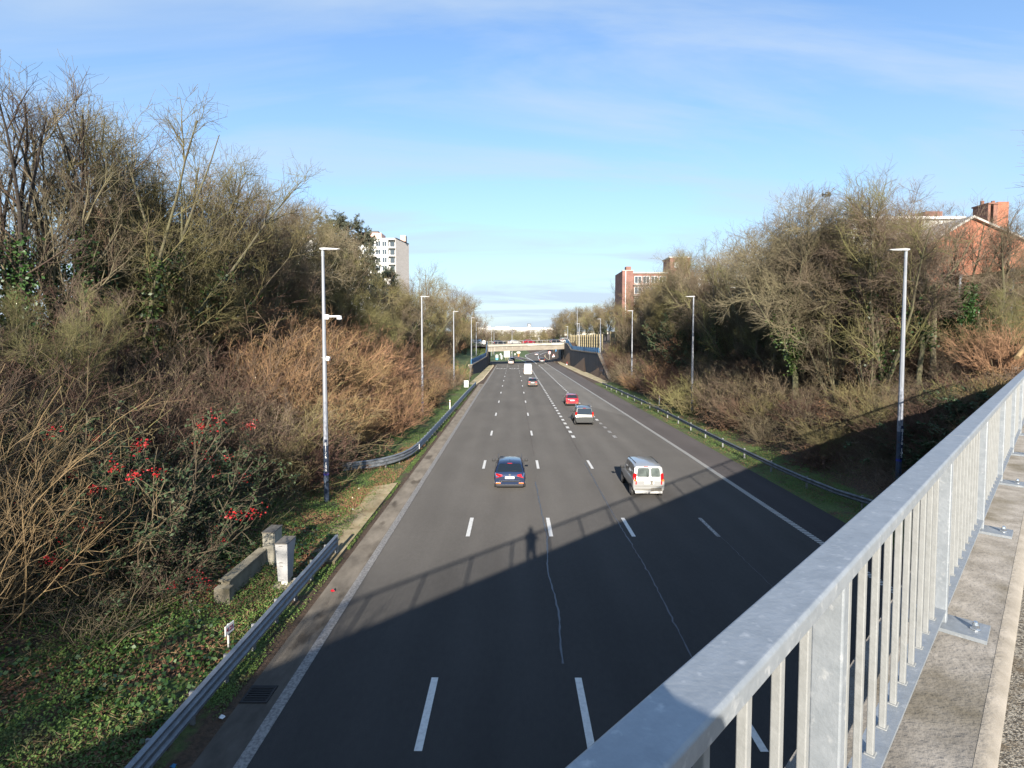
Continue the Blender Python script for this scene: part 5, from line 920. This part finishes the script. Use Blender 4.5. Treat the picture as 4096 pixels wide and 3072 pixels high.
shrub_proto('archA',30,28,5.2,'yellowstem',.55,.05,6,thin=.006,wob=.09,name='arching_shrub'); shrub_proto('archB',31,20,5.0,'yellowstem',.7,.10,5,thin=.006,wob=.08,name='arching_shrub')
shrub_proto('bramble',32,60,1.5,'redbrown',1.1,-.09,5,'deadleaf',700,.08,name='bramble'); shrub_proto('ivybush',33,40,1.6,'twigdark',1.0,-.05,5,'leafgreen',6000,.10,name='ivy_bush')
shrub_proto('oakleaf',34,50,4.2,'redbrown',.6,0,7,'deadleaf',4200,.11)
# west side, named big trees (display position, distance, top)
TW=[('tallA',12,24,92,'dark multi-stemmed bare tree at the western edge, tallest of all'),('tallB',78,24.5,118,'thin dark bare tree second from the western edge, ivy on its trunk'),('tallA',125,26,135,'bare tree with ivy clad stems, third from the western edge'),('tallB',185,27,205,'bare tree leaning over the brick block, fourth from the western edge'),
('vaseA',300,31,200,'big broad bare tree of many fanning stems wrapped in ivy at its foot'),('vaseB',385,33,262,'shorter fanning bare tree leaning against the big one'),('roundB',250,33,285,'olive twigged bare tree between the dark group and the big fanning tree'),('vaseC',425,36,300,'bare tree leaning out east of the big fanning tree'),
('vaseB',490,42,372,'grey brown bare tree just past the big fanning tree'),('roundA',548,46,385,'rounded bare tree with ivy in front of the white banded block'),('poleA',600,54,425,'thin upright bare tree before the white tower'),('vaseC',640,58,455,'greenish bare tree west of the conifers'),
('roundB',700,58,500,'lichen green bare tree in front of the conifers, beside the camera lamp post'),('vaseC',740,60,560,'low forked bare tree with yellow green twigs below the conifers'),('poleA',690,66,470,'thin bare tree rising just above the conifer'),
('vaseB',868,92,590,'bare tree hiding the foot of the white tower'),('vaseC',905,100,572,'bare tree beside the white tower side wall'),('poleA',930,106,562,'slim spiky bare tree standing alone against the sky past the white tower'),('roundB',965,128,605,'grey bare tree behind the third west lamp post'),('roundA',995,150,612,'rounded bare tree short of the overpass on the west bank'),('vaseB',1015,175,635,'bare tree nearest the overpass on the west bank'),('roundC',1030,215,672,'pale bare tree behind the western end of the overpass')]
for kx,xd,Y,td,lb in TW:
    x,y,z=at(xd,Y,td); tree(kx,x,y,z,lb,'bare trees on the west bank',sx=1.0)
for xd,Y,td,lb in ((735,72,468,'dark layered cedar, western one of the pair, taller'),(778,76,498,'blue green cedar with drooping layers in front of the white tower'),(835,92,580,'smaller cedar half hidden behind bare branches')):
    x,y,z=at(xd,Y,td); o=tree('cedar',x,y,z,lb,'cedars on the west bank',cat='conifer',sx=.95)
fw=[('vaseC',880,95,600),('roundB',850,88,592),('vaseC',760,64,520),('vaseB',575,50,410),('roundC',625,56,440),('vaseC',668,60,462),('vaseB',705,62,490),('vaseB',450,38,350),('roundC',520,42,385),('vaseC',745,66,540),('vaseB',785,70,575),('vaseC',40,22,600),('vaseC',150,23,610),('vaseB',215,26,590),('vaseC',380,31,560),('roundB',470,35,500),('vaseB',520,40,515),('vaseC',580,43,520),('roundC',630,48,540),('roundB',780,60,620),('vaseC',820,70,640),('roundA',860,80,650),('vaseC',905,92,660),('roundC',940,108,660),('vaseB',965,118,670),('roundB',988,132,668),('vaseC',1005,150,680),('roundA',1018,168,690),('poleA',955,125,640),('vaseB',1025,190,688),('roundA',1038,230,705),('roundC',880,86,625)]
for i,(kx,xd,Y,td) in enumerate(fw):
    x,y,z=at(xd,Y,td); x=min(x,-11.5 if y<60 else -12.5); tree(kx,x,y,z,'smaller olive brown bare tree filling the upper west bank','understorey trees on the west bank')
# east side
TE=[('tallC',2335,25,240,'bare tree with fine reddish twigs at the eastern edge'),('ivyT',2085,37,455,'ivy covered bare tree in front of the brick gable'),('roundA',2015,36,392,'bare tree with ivy between the lamp post and the brick gable'),('vaseC',1905,38,358,'tallest bare tree of the east bank beside the nearest lamp post'),('roundC',1800,42,398,'bare tree holding a crow nest'),('roundA',1720,45,430,'wide bare tree with twisted boughs west of the crow nest tree'),
('poleA',1668,50,480,'slim bare tree left of the twisted one'),('vaseB',1610,58,500,'pale bare tree in front of the white fronted wing'),('tallA',1560,62,515,'ivy clad bare tree before the brick apartments'),('vaseB',1500,74,540,'bare tree at the corner of the brick apartments'),('roundB',1440,86,590,'olive bare tree below the brick stair head'),('roundA',1400,100,615,'bare tree hiding the lower storeys of the brick apartments'),
('poleA',1330,170,600,'lone spiky bare tree left of the brick apartments'),('roundC',1345,190,650,'bare tree above the wooden barrier'),('roundA',1310,215,655,'dense bare tree behind the tall thin mast'),('roundB',1285,230,655,'dense bare tree beside the tall thin mast'),('roundC',1255,262,658,'bare tree behind the end of the overpass railing'),('roundA',1228,300,662,'bare tree leaning over the bend of the road'),('roundC',1205,335,678,'last big bare tree before the open view')]
for kx,xd,Y,td,lb in TE:
    x,y,z=at(xd,Y,td); tree(kx,x,y,z,lb,'bare trees on the east bank')
fe=[('vaseB',2062,38,415),('tallC',2150,35,455),('roundA',2110,40,520),('vaseC',2195,33,600),('vaseC',1372,118,600),('roundC',1405,108,588),('vaseC',1436,100,578),('roundC',1482,82,528),('vaseC',1532,74,508),('roundA',1582,66,502),('roundC',1690,50,442),('tallC',2172,37,470),('roundC',1985,36,425),('vaseC',1820,44,420),('roundC',1215,320,670),('vaseC',1240,285,662),('roundC',1265,255,657),('vaseC',1290,222,656),('roundC',1318,185,652),('vaseB',1336,165,642),('vaseC',1352,150,648),('vaseC',1365,120,628),('vaseB',1392,112,616),('vaseC',1422,104,604),('roundC',1450,96,592),('vaseC',1476,90,566),('roundC',1525,70,545),('vaseC',1590,60,530),('vaseB',1860,38,640),('vaseB',1760,42,640),('roundB',1690,46,650),('vaseC',1640,50,640),('roundA',1585,56,630),('vaseC',1540,60,620),('roundC',1490,68,640),('vaseC',1455,76,650),('roundB',1420,84,660),('vaseC',1395,92,670),('roundC',1375,102,680),('vaseB',1355,112,690),('roundB',1340,124,700),('vaseC',1300,205,690),('roundC',1270,235,680),('roundB',1240,268,690),('roundC',1215,300,695),('roundB',1195,345,700),('roundA',1185,380,700)]
for i,(kx,xd,Y,td) in enumerate(fe):
    x,y,z=at(xd,Y,td); x=max(x,24.3 if y<100 else 24); tree(kx,x,y,z,'smaller brown bare tree filling the upper east bank','understorey trees on the east bank')
b=MB(); rgn=random.Random(5); x,y,z=at(1775,42,425)
for i in range(40): a_=rgn.uniform(0,6.28); b.tube((x+math.cos(a_)*.3,y+math.sin(a_)*.3,z+rgn.uniform(-.12,.12)),(x+math.cos(a_+1.2)*.3,y+math.sin(a_+1.2)*.3,z+rgn.uniform(-.12,.12)),.018,n=4)
tag(obj('crow_nest',b,M['barkdark']),'dark crow nest of sticks high in a bare tree','nest')
# beyond the overpass: belt of trees in the open view
rq=random.Random(77)
kk=['poleA','vaseC','vaseB','roundB','roundC','tallC']
for i in range(26):
    Y=rq.uniform(285,420); xd=1035+i*6.4+rq.uniform(-5,5); x=(xd-1109.3)*DS*Y
    if Y<330 and x>-4: Y=rq.uniform(430,460); x=(xd-1109.3)*DS*Y
    if x>8 and Y<430: Y=440; x=(xd-1109.3)*DS*Y
    top=EYE+(731.2-rq.uniform(704,717))*DS*Y; tree(kk[i%6],x,Y,top,'pale bare tree in the belt beyond the overpass','trees in the belt beyond the overpass',sx=1.3)
for i in range(16):
    Y=rq.uniform(500,640); xd=1040+i*10+rq.uniform(-5,5); x=(xd-1109.3)*DS*Y; tree(kk[i%6],x,Y,EYE+(731.2-rq.uniform(712,719))*DS*Y,'faint bare tree in the far row before the warehouse','far trees before the warehouse',sx=1.5)
# shrubs on the banks
rs=random.Random(9)
def shrub(key,x,y,h,label,group,sx=1.): return tree(key,x,y,gh(x,y)+h,label,group,sx=sx,cat='shrub')
cnt=0
y=13.
while y<172:
    step=2.0+y*.022
    for x0 in (-11.3,-13.3,-15.3,-17.4,-19.6,-22):
        x=x0+rs.uniform(-.8,.8)-(.7 if y>60 else 0)*0; yy_=y+rs.uniform(-.9,.9)
        if yy_<27 and x>-14.2: continue
        if yy_<20 and x>-15.2: continue
        if 104<y and x>-14+ (y-104)*-.02: continue
        if y>100 and x0==-22: continue
        if 26<y<40 and x>-12.0: x-=.8
        u=rs.random()
        if 34<y<66: key=('rustA','rustB','rustA','brownA','rustB')[int(u*5)]; lb,gp='rust brown willow shrub of dense upright whips behind the west lamp posts','rust brown willow shrubs on the west bank'
        elif y>=66: key=('brownA','rustB','rustA','greyA','brownB')[int(u*5)]; lb,gp='reddish brown leafless shrub on the far west bank','leafless shrubs on the far west bank'
        elif y<24: key=('brownB','greyA','oliveA','brownB','brownA')[int(u*5)]; lb,gp='dark hazel shrub with hanging catkins on the near west bank','hazel shrubs on the near west bank'
        else: key=('brownB','brownA','greyA','brownB','oliveA')[int(u*5)]; lb,gp='dark brown leafless shrub midway up the west bank','leafless shrubs on the near west bank'
        shrub(key,x,yy_,rs.uniform(3.0,4.6)*((1.5 if x0<-14 else 1.2) if 34<y<66 else 1.05)*(.8 if x0==-11.3 else 1),lb,gp,sx=rs.uniform(1.0,1.3)); cnt+=1
    y+=step
y=17.
while y<128:
    step=1.9+y*.022
    for x0 in (20.0,21.8,23.6,25.6,27.8,30.2,32.8):
        x=x0+rs.uniform(-.8,.8); yy_=y+rs.uniform(-.9,.9)
        if x<BD.x/BD.y*yy_*1.0+0 and yy_<x*BD.y/BD.x+2.2: continue
        if yy_<x*BD.y/BD.x+2.5: continue
        if y>104 and x<20.8: continue
        if abs(x-19.8)<1.2 and abs(yy_-28.3)<1.4: continue
        u=rs.random(); key=('brownA','brownB','brownA','oliveA','brownA','greyA','brownB','rustB')[int(u*8)]
        hh=rs.uniform(2.2,3.8)*(.85 if y<46 else 1.15)
        shrub(key,x,yy_,hh,'low reddish brown leafless shrub on the near east slope' if y<46 else 'dark brown leafless shrub on the far east slope','leafless shrubs on the near east slope' if y<46 else 'leafless shrubs on the far east slope',sx=rs.uniform(1.0,1.35)); cnt+=1
    y+=step
# evergreens, brambles, berries
shrub('berryA',-12.3,17.9,5.2,'big evergreen shrub hung with red berries above the leaf litter','evergreen berry shrubs',1.1)
shrub('berryB',-11.3,17.0,2.9,'lower evergreen shrub with red berry clusters facing the cabinets','evergreen berry shrubs',1.0)
shrub('evergreen',-12.4,21.5,3.4,'dark evergreen shrub without berries behind the beige cabinet',None,1.1)
shrub('archA',-13.2,13.4,5.0,'bare shrub of long arching yellowish stems, nearest on the west bank','arching shrubs',1.1); shrub('archB',-13.2,15.2,4.8,'bare shrub with sparse upswept stems in front of the berries','arching shrubs',1.2); shrub('archB',-13.6,11.2,4.8,'bare arching shrub cut by the western edge of the view','arching shrubs',1.2); shrub('archA',-14.6,13.6,6.0,'taller bare arching shrub behind the other arching ones','arching shrubs',1.1)
for x,y_,h_,lb in ((23.2,27.5,1.5,'dark green ivy bush in the bridge shadow on the east slope'),(21.6,27.2,1.2,'low ivy bush nearest the east lamp post foot'),(24.8,29.5,1.6,'ivy bush half in sunlight on the east slope'),(22.6,29.6,1.3,'ivy bush catching the sun at the edge of the bridge shadow')): shrub('ivybush',x,y_,h_,lb,'ivy bushes on the east slope',1.3)
shrub('oakleaf',24.5,74,5.6,'shrub keeping its pale brown dead leaves on the east bank',None,1.4); shrub('evergreen',25.5,77,7.5,'tall dark green shrub above the dead leaved one',None,1.2); shrub('evergreen',-13.5,62,2.4,'bright green low shrub among the rust brown willows',None,1.1)
for i in range(46):
    if i<24: x,y_=rs.uniform(-13.2,-10.6),rs.uniform(20,70)
    else: x,y_=rs.uniform(18.9,31),rs.uniform(29,60)
    if y_<x*BD.y/BD.x+2.0 and x>0: continue
    shrub('bramble',x,y_,rs.uniform(.7,1.3),'low tangle of bramble at the foot of the west bank' if i<24 else 'low tangle of bramble on the east slope','brambles on the west bank' if i<24 else 'brambles on the east slope',1.3)
for x,y_,h_,k_,lb in ((-15,-7,15,'tallA','bare tree on the west bank south of the footbridge railing, nearest the road'),(-19,-3,18,'roundA','bare tree with ivy on the west bank behind the photographer'),(-23,-9,19,'tallA','tall bare tree behind the photographer, farthest up the west bank'),(-12.5,-12,12,'vaseC','low forked bare tree south of the bridge'),(-17,-14,17,'vaseA','broad fanning bare tree south of the bridge'),(-26,-2,18,'roundC','round bare tree at bridge level west of the photographer'),(-21,-15,20,'tallB','thin tall bare tree south of the bridge')):
    tree(k_,x,y_,h_+2,lb,'bare trees south of the bridge',sx=1.2)
# unused prototypes go away
for kx,(o,_,first) in lib.items():
    if first:
        for c in list(o.children): bpy.data.objects.remove(c)
        bpy.data.objects.remove(o)
# ground cover: weeds, straw and fallen leaves, as uncountable stuff
rg=np.random.default_rng(4); ghv=np.vectorize(gh)
def scatter(n,x0,x1,y0,y1,pw=1.6):
    u=rg.random(n)**pw; return x0+(x1-x0)*rg.random(n),y0+(y1-y0)*u
def cover(name,n,x0,x1,y0,y1,m,size,flat,asp,lift=.05,mask=.5,sc_=.9,pw=1.6,var=.04,label=None):
    x,y=scatter(n,x0,x1,y0,y1,pw); f=np.sin(x*1.7*sc_+y*.9*sc_+seedof(name))+np.sin(x*.8*sc_-y*1.35*sc_+2*seedof(name))+rg.normal(0,.5,n); k_=f>mask; x,y=x[k_],y[k_]
    z=ghv(x,y)+lift+np.abs(rg.normal(0,var,len(x))); V,F=quads(rg,np.c_[x,y,z],size*(1+.0*y),flat,asp); o=npobj(name,V,F,M[m]); tag(o,label,None,None,'stuff'); return o
def seedof(s): return (sum(map(ord,s))%17)*.7
cover('weeds',75000,-13.5,-7.3,7,27,'weed',.062,1.2,.7,.05,-.3,.8,1.3,.07); cover('weeds',9000,-7.2,-6.6,6,22,'weed',.055,1.5,.6,.02,-.2,1.3,1.,.03)
cover('fallen_leaves',42000,-14,-7.3,7,32,'litter',.085,2.6,.8,.03,-.7,1.2,1.2,.02); cover('fallen_leaves',9000,-8.6,-7.0,20,44,'litter',.07,2.6,.8,.06,-.9,1.2,1.2,.02); cover('dry_leaves',9000,15.45,19.5,20,75,'litter',.07,2.6,.8,.03,-.3,1.2,1.4,.02)
cover('grass',40000,-12,-7.1,24,100,'weed',.10,.2,.25,.05,-.8,.5,2.,.05); cover('grass',9000,-6.95,-6.6,22,98,'weed',.08,.3,.3,.04,-.4,.9,1.6,.05); cover('grass',42000,15.6,20.5,22,104,'weed',.10,.2,.25,.05,-.6,.6,2.,.05)
cover('dead_grass',5000,-12,-7.3,7,26,'straw',.16,.3,.06,.06,.2,.6,1.3,.05); cover('broad_leaves',7000,-13,-7.3,7,24,'ivy',.13,1.4,.85,.10,.0,.7,1.2,.06); cover('straw',3800,-13,-7.4,7,24,'straw',.26,.3,.045,.08,-.6,1.1,1.3,.09)
# fine dead twigs over both slopes
def thatch(name,n,x0,x1,y0,y1,m,ln=1.2,pw=1.5):
    x,y=scatter(n,x0,x1,y0,y1,pw)
    if x0>0: k_=y>x*BD.y/BD.x+1.6; x,y=x[k_],y[k_]
    k_=~((y>100)&(np.abs(x)<20)); x,y=x[k_],y[k_]; z=ghv(x,y); n=len(x); d=np.c_[rg.normal(0,.7,(n,2)),np.ones(n)*.8]
    P,Q=walk(rg,np.c_[x,y,z-.1],d,ln*(.5+rg.random(n)),3,.25,-.08,np.full(n,.010),np.full(n,.006)); V,F=tubes([(P,Q,3)]); tag(npobj(name,V,F,M[m]),None,None,None,'stuff')
thatch('dead_stems',26000,-24,-10.6,14,110,'twigdark',1.3); thatch('dead_stems',16000,-20,-11.5,30,110,'redbrown',1.4); thatch('dead_stems',34000,19.2,34,18,110,'redbrown',1.1); thatch('dead_stems',14000,19.2,34,18,100,'twig',1.2)
# litter
for i,(x,y_,c,lb) in enumerate(((-6.55,12.05,'white','crumpled white wrapper in the gutter near the drain grate'),(-6.75,10.6,'bluepanel','flattened blue can on the gutter below the guard rail'),(-6.1,18.3,'redlens','small red scrap on the gutter concrete'),(-8.25,25.8,'white','white scrap on the leaves beside the concrete bay'),(-7.9,26.9,'white','second white scrap near the edge of the concrete bay'),(-8.6,30.5,'whitedirty','pale wrapper on the leaf litter beyond the concrete bay'),(29.5,33.5,'white','white plastic bag caught on the upper east slope'),(28.9,32.0,'whitedirty','smaller white bag on the upper east slope'),(23.5,35.5,'white','scrap of white plastic in the middle of the east slope'))):
    b=MB(); rg2=random.Random(i); s=.09 if x<0 else .35; n=7
    pr=[(x+s*math.cos(k_*6.28/n)*rg2.uniform(.5,1),y_+s*math.sin(k_*6.28/n)*rg2.uniform(.5,1),max(gh(x,y_),.015)+.03+rg2.uniform(0,s*.5)) for k_ in range(n)]
    b.add(pr+[(x,y_,max(gh(x,y_),.015)+.06+s*.5),(x,y_,max(gh(x,y_),0)+.016)],[(k_,(k_+1)%n,n) for k_ in range(n)]+[((k_+1)%n,k_,n+1) for k_ in range(n)]); tag(obj('litter_scrap',b,M[c]),lb,'litter')
b=MB(); b.tube((27.7,30.6,7.5),(29.9,32.0,8.9),.13,.10,9); tag(obj('fallen_log',b,M['yellowstem']),'sawn pale log leaning on the slope by the wooden barrier','log')
